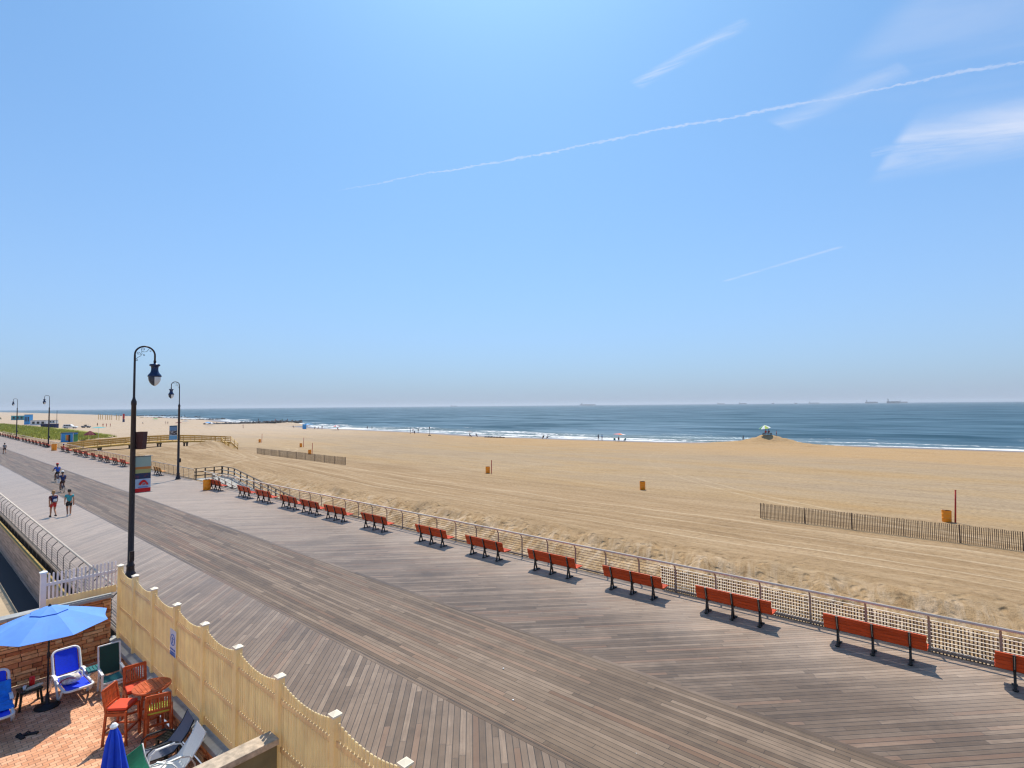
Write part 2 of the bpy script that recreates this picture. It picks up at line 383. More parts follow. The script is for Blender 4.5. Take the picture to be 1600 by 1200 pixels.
def wisp(a, b, half, soft, ang, k, seed, st=(9.0, 1.6), n0=.36, n1=.70):
    m, u, v = strip(a, b, half, soft, (-.05, 1.05))
    ca, sa = math.cos(ang), math.sin(ang)
    rx = W.math('ADD', W.math('MULTIPLY', px_, ca), W.math('MULTIPLY', py_, sa)); ry = W.math('SUBTRACT', W.math('MULTIPLY', py_, ca), W.math('MULTIPLY', px_, sa))
    n = W.noise(W.comb(W.math('MULTIPLY', rx, st[1]), W.math('MULTIPLY', ry, st[0]), seed), 1.0, 6.0, .62, .6)
    return W.math('MULTIPLY', W.math('MULTIPLY', m, W.mr(n, n0, n1, 0.0, 1.0, True)), k)
cl = con
for q in (wisp((1.479,.735), (1.42,.40), .004, .035, R(-80), .42, 3.0, (20., 3.)),
          wisp((2.54,.16), (2.80,-.62), .0, .40, R(-70), .74, 11.0, (3.2, 1.1), .22, .80),
          wisp((2.52,.24), (2.52,.07), .01, .05, R(-75), .22, 5.0, (16., 4.)),
          wisp((2.04,.46), (1.93,.10), .0, .10, R(-75), .26, 8.0, (7., 1.6), .25, .75),
          wisp((4.36,1.42), (3.92,.57), .002, .040, R(-63), .28, 14.0, (9., .7), .22, .72),
          wisp((1.6,.0), (2.9,-1.6), .25, .5, R(-60), .20, 21.0, (3., 1.0), .30, .80),
          ):
    cl = W.math('MAXIMUM', cl, q)
cmix = W.mix(cl, skyc, C(6.0, 6.1, 6.7))
W.l(cmix, bg.inputs[0]); W.l(bg.outputs[0], wo.inputs[0])

# ------------------------------------------------------------------ boardwalk
DL, LA, LB, DR = 4.95, 9.05, 13.05, 19.5
def sheet(name, x0, x1, y0, y1, z, th, mat, kind='structure'):
    o = MB().box(((x0+x1)/2, (y0+y1)/2, z-th/2), (x1-x0, y1-y0, th)).build(name, mat); return tag(o, kind=kind)
sheet('boardwalk', DL, LA-.14, -30, 900, 0, .06, M['deck_l'])
sheet('boardwalk', LB+.14, DR, -30, 900, 0, .06, M['deck_r'])
sheet('boardwalk_lane', LA+.0, LB-.0, -30, 900, 0, .06, M['lane'])
sheet('boardwalk_border', LA-.14, LA, -30, 900, .003, .063, M['edge'])
sheet('boardwalk_border', LB, LB+.14, -30, 900, .003, .063, M['edge'])
b = MB()
b.box((DR+.03, 435, -.17), (.06, 930, .34)); b.box((DL-.03, 460, -.15), (.06, 880, .30))
b.box(((DL+DR)/2, 435, -.3), (DR-DL-.3, 930, .12))
b.box((DL+.5, 460, -1.3), (.1, 880, 2.2))
tag(b.build('boardwalk_underside', M['under']), kind='structure')
# ------------------------------------------------------------------ street side ground
sheet('street', -1500, 4.7, -60, 3600, -2.15, .3, M['street'])
M['street_shade'] = mk('painted_street_shade', (.035,.034,.04), .85, 0, .35, 2.0, .3)
sheet('street_shade_strip', 3.86, 4.66, -60, 900, -2.146, .06, M['street_shade'])  # dark strip laid over the bulkhead's shadow, deepening that shade by colour
# ------------------------------------------------------------------ beach
SHORE = [(-90,161),(-10,159),(12,157),(45,148.5),(72,142.5),(117,137),(187,143),(240,143),(300,150),(340,170),(420,165),(500,186),(620,195),(800,220),(1500,262),(3600,320)]
def shore(y): return interp(SHORE, y) + 1.6*NZ.noise(Vector((y*.045, 3.3, 0)))
MOUNDS = [(42.3,116.6,1.75,3.0,3.0),(37.5,112,.45,5,5),(30.5,101,.55,4,5),(26.5,88,.5,3.2,5),(35,91,.35,5,4),(28,76,.55,3.5,5),(24,66,.4,2.4,4),(144.5,37.6,1.65,3.2,4.6),(145.0,38.2,.85,6.5,11),(148,296,2.0,9,9),(34,96,.3,8,12)]
def beach_h(x, y):
    t = shore(y) - x
    z = interp([(-60,-6.5),(-12,-4.3),(0,-3.62),(10,-3.2),(22,-2.85),(60,-2.35),(95,-2.02),(400,-1.9)], t)
    if x < 48:
        wn_ = sstep(76, 44, y)
        k = x + 1.1*NZ.noise(Vector((y*.16, 0, 5.1))) + .5*NZ.noise(Vector((x*.3, y*.5, 2.2)))
        near = interp([(19,-2.3),(21,-2.75),(24.3,-2.75),(26.2,-2.30),(29.3,-1.24),(30.2,-1.14),(31.5,-1.22),(34,-1.34),(41,-1.62),(44.0,-1.95),(48,-2.0)], k)
        far = interp([(19,-.55),(24,-.42),(34,-.40),(39,-.85),(44,-1.6),(48,-2.0)], x)
        zz = lerp(far, near, wn_)
        z = lerp(zz, z, sstep(43, 48, x))
        a = wn_*sstep(31.8, 28.5, k)
        if a > 0:
            n = NZ.fractal(Vector((x*.55+y*.35, y*.42-x*.5, 1.0)), .9, 2.1, 4)
            z += a*(.36*n + .20*NZ.noise(Vector((x*2.1, y*1.7, 7.0))) + .10*NZ.noise(Vector((x*4.3, y*4.1, 2.0))))
            z += -.34*a*math.exp(-((y-8.2-(x-27)*.55)/.55)**2)*sstep(23.5, 26.5, x)
    for mx, my, mh, rx, ry in MOUNDS:
        d2 = ((x-mx)/rx)**2 + ((y-my)/ry)**2
        if d2 < 9:
            d = math.sqrt(d2); z += mh*max(0.0, math.exp(-d2*.8))*(1+.22*NZ.noise(Vector((x*.7, y*.7, 9.0)))+.30*NZ.noise(Vector((x*.35, y*.35, 2.0)))*min(1, d2)+.22*NZ.noise(Vector((x*1.3, y*1.1, 5.0)))*min(1, d2*2))
    if 128 < x < 146: z += .32*math.exp(-((x-137.2-.6*NZ.noise(Vector((y*.3,0,0))))/.8)**2)*sstep(22, 28, y)*sstep(52, 44, y)
    z += .05*NZ.noise(Vector((x*.12, y*.05, 0))) + .02*NZ.noise(Vector((x*.9, y*.25, 4)))
    return z
def frange(a, b, s):
    n = max(1, round((b-a)/s)); return [a+(b-a)*i/n for i in range(n)]
bx = frange(19.45, 46, .3) + frange(46, 132, 1.4) + frange(132, 158, .9) + frange(158, 176, 1.5) + frange(176, 340, 7) + [340]
by = frange(-45, 62, .45) + frange(62, 135, 1.1) + frange(135, 420, 4) + frange(420, 1000, 14) + frange(1000, 3600, 90) + [3600]
beach = MB().grid(lambda x, y: Vector((x, y, beach_h(x, y))), bx, by)
def sand_mat():
    t = NT('beach_sand'); p = t.pos(); s = t.sep(p)
    a = t.noise(t.scale(p, (.10, .018, 0)), 1.0, 5.0, .6, .4)
    b_ = t.noise(t.scale(p, (.9, .10, 0)), 1.0, 5.0, .62)
    fine = t.noise(p, 3.0, 6.0, .7); fine2 = t.noise(p, 16.0, 4.0, .7)
    c = t.ramp(a, [(.30, C(.315,.235,.148)), (.47, C(.34,.25,.150)), (.60, C(.36,.25,.130)), (.75, C(.36,.228,.098))])
    # trodden grey-buff sand along the boardwalk, warmer open sand towards the water
    wx = t.math('ADD', s[0], t.math('MULTIPLY', t.math('SUBTRACT', a, .5), 22.0))
    zone = t.mr(wx, 43.0, 62.0, 0.0, 1.0, True)
    grey = t.ramp(t.noise(t.scale(p, (.55, .035, 0)), 1.0, 6.0, .62, .3), [(.32, C(.265,.175,.090)), (.50, C(.315,.213,.112)), (.68, C(.375,.262,.148))])
    c = t.mix(zone, grey, c)
    c = t.mix(t.math('MULTIPLY', t.mr(t.math('ADD', s[1], t.math('MULTIPLY', t.math('SUBTRACT', a, .5), 90.0)), 90.0, 260.0, 0.0, 1.0, True), .62), c, C(.53,.425,.32))  # sand pales far along the shore: haze and glare put into the colour
    sh = t.mr(t.math('SUBTRACT', wx, t.math('MULTIPLY', t.math('MAXIMUM', t.math('SUBTRACT', s[1], 120.0), 0.0), .4)), 88.0, 120.0, 0.0, .8, True); c = t.mix(sh, c, C(.41,.262,.12))
    c = t.mix(t.mr(b_, .50, .70, 0.0, .45), c, C(.43,.32,.195))
    c = t.mix(t.mr(b_, .46, .34, 0.0, .35), c, C(.21,.135,.068))
    dash = t.noise(t.scale(p, (2.6, .22, 0)), 1.0, 4.0, .7, .3); c = t.mix(t.mr(dash, .60, .72, 0.0, .40), c, C(.17,.11,.06)); c = t.mix(t.mr(dash, .40, .30, 0.0, .40), c, C(.52,.40,.26))
    bank = t.math('MULTIPLY', t.mr(s[0], 30.5, 27.5, 0.0, 1.0, True), t.mr(s[1], 80.0, 50.0, 0.0, 1.0))
    bkn = t.noise(t.comb(t.math('ADD', t.math('MULTIPLY', s[0], .42), t.math('MULTIPLY', s[1], .22)), t.math('SUBTRACT', t.math('MULTIPLY', s[1], 1.7), t.math('MULTIPLY', s[0], .5)), 0.0), 1.0, 6.0, .72, .5)
    bc = t.ramp(bkn, [(.33, C(.27,.16,.07)), (.46, C(.43,.29,.15)), (.62, C(.56,.43,.29))])
    c = t.mix(t.math('MULTIPLY', bank, .9), c, bc)
    # pale tyre lines along the graded strip
    wob = t.math('ADD', s[0], t.math('MULTIPLY', t.math('SUBTRACT', t.noise(t.comb(0.0, t.math('MULTIPLY', s[1], .05), 0.0), 1.0, 2.0), .5), 2.4))
    tl = 0.0
    for x0_, wd_, k_ in ((33.2, .16, .55), (34.9, .16, .6), (36.4, .10, .4), (38.3, .22, .5), (40.1, .12, .45), (41.6, .5, .55)):
        q_ = t.math('MULTIPLY', t.mr(t.math('ABSOLUTE', t.math('SUBTRACT', wob, x0_)), wd_*.5, wd_*1.2, 1.0, 0.0, True), k_)
        tl = q_ if isinstance(tl, float) else t.math('MAXIMUM', tl, q_)
    for cx_, cy_, r_ in ((12.0, 92.0, 24.0), (12.0, 92.0, 25.7), (66.0, 84.0, 32.0), (66.0, 84.0, 33.6), (30.0, 128.0, 30.0), (30.0, 128.0, 31.7), (120.0, -30.0, 78.0), (120.0, -30.0, 79.7)):
        dd = t.n('ShaderNodeVectorMath', operation='DISTANCE'); t.l(t.comb(wob, s[1], 0.0), dd.inputs[0]); dd.inputs[1].default_value = (cx_, cy_, 0)
        tl = t.math('MAXIMUM', tl, t.math('MULTIPLY', t.mr(t.math('ABSOLUTE', t.math('SUBTRACT', dd.outputs['Value'], r_)), .10, .34, 1.0, 0.0, True), t.mr(s[0], 60.0, 72.0, .45, .12)))
    c = t.mix(t.math('MULTIPLY', tl, t.mr(b_, .30, .60, .25, 1.0)), c, C(.50,.385,.25))
    # damp sand at the water's edge
    wet = t.mr(s[2], -3.02, -3.38, 0.0, 1.0, True)
    c = t.mix(wet, c, C(.17,.11,.07))
    c = t.mix(1.0, c, C(1.0,.975,.985), 'MULTIPLY')
    c = t.mix(1.0, c, t.ramp(fine, [(.25, C(.70,.68,.65)), (.5, C(1,1,1)), (.8, C(1.20,1.20,1.20))]), 'MULTIPLY')
    spk = t.math('GREATER_THAN', t.noise(p, 3.6, 1.0, .4), .765); c = t.mix(t.math('MULTIPLY', spk, t.mr(s[0], 46.0, 26.0, 0.0, .6)), c, C(.05,.04,.03))
    rake = t.noise(t.scale(p, (3.2, .07, 0)), 1.0, 3.0, .55)
    hgt = t.math('ADD', t.math('MULTIPLY', fine, .7), t.math('ADD', t.math('MULTIPLY', fine2, .35), t.math('MULTIPLY', rake, 1.1)))
    vor = t.n('ShaderNodeTexVoronoi', feature='SMOOTH_F1'); t.l(t.scale(p, (2.6, 2.1, 0)), vor.inputs['Vector']); vor.inputs['Scale'].default_value = 1.0
    steps = t.math('MULTIPLY', t.mr(vor.outputs['Distance'], .05, .40, 0.0, 1.0, True), t.mr(t.noise(p, .12, 3.0), .42, .60, 0.0, 1.4))
    hgt = t.math('ADD', hgt, t.math('ADD', steps, t.math('MULTIPLY', bank, t.math('MULTIPLY', bkn, 2.4))))
    t.bump(hgt, t.mr(s[0], 28.0, 34.0, .85, .55), .09)
    return t.fin(c, t.mr(wet, 0.0, 1.0, .92, .30), 0.0, t.mr(wet, 0.0, 1.0, .12, .5))
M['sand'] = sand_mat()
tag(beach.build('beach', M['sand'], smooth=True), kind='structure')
# ------------------------------------------------------------------ sea
SEA = -3.66
def sea_mat(surf):
    t = NT('surf_water' if surf else 'sea_water'); p = t.pos(); s = t.sep(p)
    big = t.noise(t.scale(p, (.012, .006, 0)), 1.0, 6.0, .72)
    base = t.ramp(big, [(.34, C(0.0251,0.0741,0.1076)), (.50, C(0.0346,0.0940,0.1281)), (.66, C(0.0484,0.1168,0.1463))])
    chop = t.noise(t.scale(p, (.30, .085, 0)), 1.0, 6.0, .65); c2 = t.noise(t.scale(p, (1.6, .6, 0)), 1.0, 4.0, .6); lng = t.noise(t.scale(p, (.050, .014, 0)), 1.0, 5.0, .68, .4)
    base = t.mix(t.mr(lng, .38, .56, .75, 0.0), base, C(0.0181,0.0559,0.0828)); base = t.mix(t.mr(lng, .56, .72, 0.0, .5), base, C(0.0583,0.1339,0.1601))
    base = t.mix(t.mr(chop, .36, .56, .70, 0.0), base, C(0.0173,0.0541,0.0800))
    gl = t.mr(lng, .35, .65, .05, .20)
    if surf:
        sandy_tone = t.mr(s[0], 182.0, 152.0, 0.0, .55, True); base = t.mix(sandy_tone, base, C(0.1200,0.1500,0.1320))
        at = t.n('ShaderNodeAttribute', attribute_name='foam').outputs['Fac']
        lace = t.noise(t.scale(p, (1.0, .40, 0)), 1.1, 6.0, .72, .6)
        fo = t.mr(t.math('ADD', at, t.math('MULTIPLY', t.math('SUBTRACT', lace, .5), 2.3)), .40, .66, 0.0, 1.0, True)
        base = t.mix(fo, base, C(0.6800,0.6700,0.6550)); gl = t.math('MULTIPLY', gl, t.math('SUBTRACT', 1.0, fo))
    else:
        cap = t.noise(t.scale(p, (.28, .05, 0)), 1.0, 5.0, .7); fo = t.math('MULTIPLY', t.math('GREATER_THAN', cap, .74), t.mr(s[0], 900.0, 260.0, .0, .4)); base = t.mix(fo, base, C(0.6000,0.6200,0.6200))
    t.bump(t.math('ADD', t.math('MULTIPLY', chop, 1.0), t.math('MULTIPLY', c2, .22)), .9, .55)
    g_ = t.n('ShaderNodeBsdfGlossy'); g_.inputs['Roughness'].default_value = .32; g_.inputs['Color'].default_value = C(0.8000,0.9000,1.0000)
    t.l(t.b.inputs['Normal'].links[0].from_socket, g_.inputs['Normal'])
    mx = t.n('ShaderNodeMixShader'); t.set(mx.inputs[0], gl); t.l(t.b.outputs[0], mx.inputs[1]); t.l(g_.outputs[0], mx.inputs[2]); t.l(mx.outputs[0], t.out.inputs[0])
    return t.fin(base, 1.0, 0.0, 0.0)
sx = frange(126, 205, .75) + frange(205, 262, 2.2) + [262]
sy = frange(-95, 300, 1.6) + frange(300, 460, 4) + frange(460, 960, 12) + [960]
foam = []
def sea_h(x, y):
    d = x - shore(y)                                   # metres out from the swash line
    n1 = NZ.noise(Vector((y*.028, .0, 1.0))); n2 = NZ.noise(Vector((y*.09, 4.0, 2.0))); n3 = NZ.noise(Vector((y*.05, 9.0, 6.0)))
    z = 0.0; f = 0.0
    # swash on the sand
    f = max(f, .98*sstep(-3.0, -.5, d)*sstep(7.5+4*n2, 2.0, d))
    # breaking lines
    left = sstep(40, 95, y)
    for k, (c, hgt, wd, st) in enumerate(((9+3*n1, .45, 1.8, .9), (20+5*n3, .75, 2.4, .75), (37+6*n1, .55, 3.0, .5), (58+7*n2, .45, 3.5, .25))):
        amp = hgt*(.55+.6*NZ.noise(Vector((y*.022, k*7.3, 0))))
        dd = d-c
        z += max(0, amp)*math.exp(-(dd/wd)**2)
        on = sstep(-.02 if k < 2 else .12, .34, NZ.noise(Vector((y*.020, 13.0+k*5, 0))) + (.55*left - .30 if k < 2 else .25*left-.12)) if k else 1.0
        w0 = (5.6*left + 1.5) if k < 2 else 5.0
        f = max(f, st*on*sstep(-w0, -w0*.25, dd)*sstep(1.6, .2, dd))
    f *= .72 + .5*NZ.noise(Vector((y*.07, d*.12, 31.0)))
    f = max(f, .33*left*sstep(0, 4, d)*sstep(26, 14, d))
    z += .10*NZ.noise(Vector((x*.16, y*.05, 0)))
    e = min(sstep(262, 235, x), sstep(-95, -70, y), sstep(960, 900, y))
    foam.append(f*e)
    return Vector((x, y, SEA + (z+.05)*e))
surf = MB().grid(sea_h, sx, sy).build('surf', sea_mat(True), smooth=True); tag(surf, kind='structure')
at = surf.data.attributes.new('foam', 'FLOAT', 'POINT'); at.data.foreach_set('value', foam)
FAR = 22000
sea = MB()
for a, b_, c_, d_ in ((126,262,-FAR,-95), (126,262,960,FAR), (262,FAR,-FAR,FAR)):
    sea.grid(lambda x, y: Vector((x, y, SEA)), [a, b_], [c_, d_])
tag(sea.build('sea', sea_mat(False)), kind='structure')
# ------------------------------------------------------------------ benches
def make_bench(name, wood, label):
    t = thing(name, label, 'bench')
    b = MB(); L = 2.45
    for k in range(4):
        f = (k+.5)/4; x = lerp(.0, -.135, f); z = lerp(.475, .905, f)
        b.box((x, random.uniform(-.012, .012), z), (.032, L, .106), ry=-R(17), bev=.006)
    b.build('backrest', wood, t)
    b = MB()
    for k in range(5):
        b.box((.06+.098*k, random.uniform(-.012, .012), .452+.004*abs(k-2)), (.088, L, .034), bev=.006)
    b.build('seat', wood, t)
    for y in (-.86, 0, .86):
        b = MB()
        b.bar((.10, y, .03), (-.02, y, .42), .05, .045); b.bar((-.12, y, .03), (-.03, y, .42), .05, .045); b.bar((-.03, y, .22), (-.03, y, .46), .055, .075); b.bar((-.03, y, .44), (-.165, y, .90), .06, .04)
        b.bar((-.02, y, .40), (.46, y, .425), .05, .045)
        b.box((.06, y, .015), (.42, .07, .03), bev=.008); b.box((-.12, y, .035), (.09, .12, .02)); b.box((.24, y, .035), (.09, .12, .02))
        s = b.build('support', M['iron'], t)
        MB().bar((-.075, y, .52), (-.185, y, .88), .018, .010).build('bolt_strip', M['chrome'], s)
    return t
BW = 'red benches facing the sea along the railing'
near = [-1.66, 2.14, 6.02, 9.72, 13.5, 17.42, 21.25, 26.3, 30.5, 33.65, 36.6, 40.6, 44.0, 49.9]
ordn = ['', 'second', 'third', 'fourth', 'fifth', 'sixth', 'seventh', 'eighth', 'ninth', 'tenth', 'eleventh', 'twelfth', 'thirteenth', 'fourteenth']
bench0 = remember(make_bench('bench', M['bench'], ''))
for i, y in enumerate(near):
    if i == 0: lab = 'red slatted bench cut off by the right edge of the photo, largest of all'
    elif i == 13: lab = 'red slatted bench with the orange barrel standing at its left end'
    else: lab = 'red slatted bench before the sea railing, %s from the right edge of the photo' % ordn[i]
    loc = (18.31, y, 0); rz = R(random.uniform(-1.2, 1.2))
    if i == 0: bench0.location = loc; bench0['label'] = lab; bench0['group'] = BW
    else: dup(bench0, loc, rz, lab, BW)
tag(make_bench('bench', M['bench_y'], 'yellow-orange bench behind the banner of the nearest street lamp'), group=BW).location = (18.5, 66.3, 0)
mid_ = [79.7, 83.4, 87.4, 90.8, 95.0, 99.6, 103.2, 106.6, 112.6, 116.6]
for i, y in enumerate(mid_):
    lab = 'small distant red bench left of the banner lamp, %s of ten in its row' % (['nearest'] + ordn[1:9] + ['farthest'])[i]
    dup(bench0, (18.5, y, 0), 0, lab, BW)
far_ = [131.8, 135, 139, 143.5, 147.5, 152, 156.5, 161, 167.5, 172, 176.5, 181, 185.5, 190.5, 195.5, 200.5, 205.5]
for i, y in enumerate(far_):
    lab = ('tiny dark red bench left of the third lamp, %s of eight counted from it' % (['first'] + ordn[1:])[i] if i < 8 else 'tiny dark red bench by the left edge, %s of nine from the farthest lamp' % (['first'] + ordn[1:])[i-8])
    dup(bench0, (18.6, y, 0), 0, lab, BW + (' beyond the third lamp' if i < 8 else ' at the far left edge'))

# ------------------------------------------------------------------ railings
def railing(name, label, x_out, x_top, y0, y1, pitch, nrod, zlow, rods=None, pm='railpost'):
    t = thing(name, label, 'railing', (x_out, y0, 0)); s = x_top - x_out
    n = round((y1-y0)/pitch); L = y1-y0; rods = rods or [(0, L, .020, 'rod_shaded')]
    b = MB()
    for k in range(n+1):
        m = L*k/n
        if k == 0:
            b.bar((0, 0, zlow), (0, 0, .84), .022, .062, (0,1,0)); b.bar((0, 0, .83), (s*.55, 0, .97), .022, .055, (0,1,0)); b.bar((s*.55, 0, .965), (s, 0, 1.04), .022, .05, (0,1,0))
            b.box((0, 0, zlow+.16), (.03, .12, .2))
            p0 = b.build('post', M[pm], t)
        else:
            p = p0.copy(); COL.objects.link(p); p.parent = t; p.location = (0, m, 0)
    MB().tube([(s, -.05, 1.06), (s, L+.05, 1.06)], .043, 10).build('top_rail', M['rail'], t, smooth=True)
    MB().box((-.05*(1 if s > 0 else -1)-(.06 if s < 0 else -.06)*0, L/2, .035), (.07, L, .07)).build('toe_rail', M['railpost'], t)
    for k in range(nrod):
        z = .10 + (.86-.10)*k/(nrod-1)
        for ya, yb, rw, mt in rods:
            MB().box((-.012*(1 if s > 0 else -1), (ya+yb)/2, z), (rw, yb-ya, .016), bev=.003).build('rod', M[mt], t)
    return t
railing('sea_railing', 'grey metal railing on the sea side behind the nearer red benches', 19.63, 19.50, -5.2, 56.0, 1.53, 8, -.28, [(-.02, 14.4, .036, 'rod_sunlit'), (14.4, 61.2, .020, 'rod_shaded')])
railing('sea_railing', 'distant grey metal railing on the sea side beyond the sand ramp', 19.63, 19.50, 59.0, 205.9, 1.53, 8, -.28)
railing('street_railing', 'grey metal railing above the boarded bulkhead on the street side', 4.83, 5.06, 20.6, 70, 1.30, 8, -.38, [(0, 49.4, .018, 'rod_grey')], 'post_dark')
# bulkhead below the boardwalk on the street side
t = thing('bulkhead_wall', 'weathered board bulkhead with a mossy cap beside the shaded street', 'wall', (4.68, 20.1, -2.15))
b = MB()
for k in range(9):
    y = 0.0
    while y < 100: L_ = min(100-y, random.uniform(3.2, 5.0)); b.box((random.uniform(-.006,.006), y+L_/2, .095+.19*k), (.09, L_-.012, .178), bev=.006); y += L_
b.build('boards', M['bulk'], t)
MB().box((-.01, 50, 1.745), (.17, 100, .09), bev=.01).build('cap', M['bulkcap'], t)

# ------------------------------------------------------------------ street lamps
def make_lamp(name, label, s, loc, L=.74, k=1.0, scroll=True):
    """s = +1 arm towards the sea, -1 arm towards the street"""
    t = thing(name, label, 'street lamp', loc)
    MB().lathe([(0,0),(.27,0),(.27,.05),(.21,.10),(.20,.24),(.155,.32),(.14,.52),(.15,.55),(.15,.60),(.115,.66),(.105,4.2),(.092,7.35),(.105,7.38),(.105,7.5),(.06,7.62),(.046,7.7),(.040,9.5)], 14).build('pole', M['lamp'], t, smooth=True)
    r = L/2
    pts = [(0,0,9.4)] + [tuple(p) for p in arc((s*r,0,9.53), r, math.pi if s > 0 else 0, 0 if s > 0 else math.pi, 16)] + [(s*L,0,9.28)]
    MB().tube(pts, .036, 8).lathe([(0,.06),(.05,.05),(.055,0),(.05,-.05),(0,-.06)], 10, (s*L,0,9.26)).build('arm', M['lamp'], t, smooth=True)
    if scroll:
        b = MB()
        def spiral(c, r0, a0, turns, sg):
            c = (c[0]*.72, 9.53+(c[1]-9.42)*.80); r0 = r0*.8
            return [(s*c[0]+s*r0*(1-q/26)*math.cos(a0+sg*turns*2*math.pi*q/24), 0, c[1]+r0*(1-q/26)*math.sin(a0+sg*turns*2*math.pi*q/24)) for q in range(24)]
        for c, r0, a0, tu, sg in (((.17, 9.48), .10, -.8, 1.3, 1), ((.42, 9.72), .10, -2.2, 1.3, -1), ((.09, 9.12), .055, 1.5, 1.1, -1), ((.47, 9.42), .05, 2.2, 1.2, 1), ((.78, 9.66), .045, .6, 1.1, -1)):
            b.tube(spiral(c, r0, a0, tu, sg), .009, 5)
        b.tube([(s*.04,0,9.33),(s*.11,0,9.41),(s*.21,0,9.48),(s*.26,0,9.57),(s*.24,0,9.67)], .009, 5)
        b.tube([(s*.24,0,9.69),(s*.32,0,9.66),(s*.42,0,9.67),(s*.50,0,9.78),(s*.53,0,9.84)], .009, 5)
        b.build('scrollwork', M['lamp'], t)
    def q(pr): return [(r_*.90, 9.23+(z-9.16)*.74) for r_, z in pr]
    ln = MB().lathe(q([(0,9.16),(.05,9.14),(.055,9.07),(.20,9.05),(.225,9.02),(.225,8.95),(.17,8.92),(.155,8.86),(.15,8.75),(.165,8.62),(.20,8.52),(.25,8.45),(.285,8.38),(.295,8.31),(.27,8.29),(0,8.29)]), 18, (s*L,0,0)).build('lantern', M['lamp_head'], t, smooth=True)
    gp = q([(.262,8.30),(.262,8.22),(.245,8.08),(.20,7.95),(.12,7.83),(.05,7.77),(0,7.75)])
    # street half of the globe darker: a reflection painted in as colour
    MB().lathe(gp, 10, (s*L,0,0), -.26-math.pi/2, -.26+math.pi/2).build('globe', M['globe'], ln, smooth=True)
    MB().lathe(gp, 10, (s*L,0,0), -.26+math.pi/2, -.26+3*math.pi/2).build('globe_dark_half', M['globe_dark_half'], ln, smooth=True)
    b = MB().box((0,-.16,1.0) if s > 0 else (.15,0,1.9), (.16,.12,.42), bev=.02); b.build('service_box', M['lamp'], t)
    return t
LG = 'street lamps along the boardwalk'
lampA = tag(make_lamp('street_lamp', 'tall dark street lamp rising behind the tan fence, with banners on its pole', 1, (6.57, 26.9, 0)), group=LG)
lampB = tag(make_lamp('street_lamp', 'dark street lamp at the sea railing carrying the blue banner', -1, (18.7, 60.7, 0)), group=LG)
lampC = remember(tag(make_lamp('street_lamp', 'distant street lamp standing left of the blue hut and orange barrel', -1, (19.0, 133.4, 0), scroll=False), group=LG))
dup(lampC, (19.05, 175.5, 0), 0, 'farthest street lamp, close to the left edge of the photo', LG)

# banners hang from the poles
def banner_mat(name, h, stops, pic):
    t = NT(name); o = t.obj(); s = t.sep(o)
    f = t.math('DIVIDE', s[2], h)
    base = t.ramp(f, stops, 'CONSTANT')
    n = t.noise(t.scale(o, (2.2, 2.2, 3.6)), 1.4, 4.0, .6)
    m = t.math('MULTIPLY', t.math('GREATER_THAN', f, pic[0]), t.math('LESS_THAN', f, pic[1]))
    base = t.mix(t.math('MULTIPLY', m, .75), base, t.ramp(n, [(.38, pic[2]), (.5, pic[3]), (.62, pic[4])]))
    return t.fin(base, .5, 0, .3)
def banner(parent_lamp, name, label, x0, x1, y, z0, z1, mat, arms=True):
    t = thing(name, label, 'banner', (x0, y, z0)); wd = x1-x0; h = z1-z0
    us = [wd*k/8 for k in range(9)]; vs = [h*k/10 for k in range(11)]
    MB().slab(lambda u, v: Vector((u, .03*math.sin(u/abs(wd)*3.1)*math.sin(v/h*2.6), v)), us, vs, .006).build('cloth', mat, t)
    if arms:
        for z in (0.0, h):
            MB().tube([(-.02 if wd > 0 else .02, 0, z), (wd*1.12, 0, z)], .014, 6).build('bracket', M['chrome'], t)
    return t
mA = banner_mat('lamp_banner_print', 1.56, [(0, C(.62,.012,.014)), (.115, C(.46,.56,.70)), (.37, C(.035,.05,.12)), (.52, C(.42,.40,.16)), (.635, C(.55,.20,.05)), (.70, C(.33,.42,.36)), (.97, C(.14,.19,.20))],
                (.37, .53, C(.02,.03,.10), C(.03,.04,.08), C(.22,.03,.05)))
bA = banner(lampA, 'banner', 'beach banner with a red logo and red foot on the nearest lamp', 6.66, 7.24, 26.9, 3.60, 5.16, mA)
def emblem():
    b = MB()
    a = [( -.17,.0), (-.13,.10), (-.05,.185), (.03,.20), (.10,.15), (.16,.06), (.19,-.02), (.12,-.03), (.09,.04), (.04,.10), (-.01,.10), (-.06,.04), (-.09,-.02)]
    vs = [b.bm.verts.new((x, 0, z)) for x, z in a]; b.bm.faces.new(vs)
    r = bmesh.ops.extrude_face_region(b.bm, geom=b.bm.faces[:]); bmesh.ops.translate(b.bm, verts=[v for v in r['geom'] if isinstance(v, bmesh.types.BMVert)], vec=(0,-.006,0))
    b.box((.02,-.003,.015), (.10,.008,.05)); return b
o = emblem().build('emblem', M['redcup'], bA); o.location = (.30, -.035, .34)
b = MB()
for k in range(13): b.box((.13+.028*k, -.032, .235), (.016, .006, .04))
b.box((.30,-.03,.205), (.34,.006,.006)); b.build('lettering', M['signb'], bA)
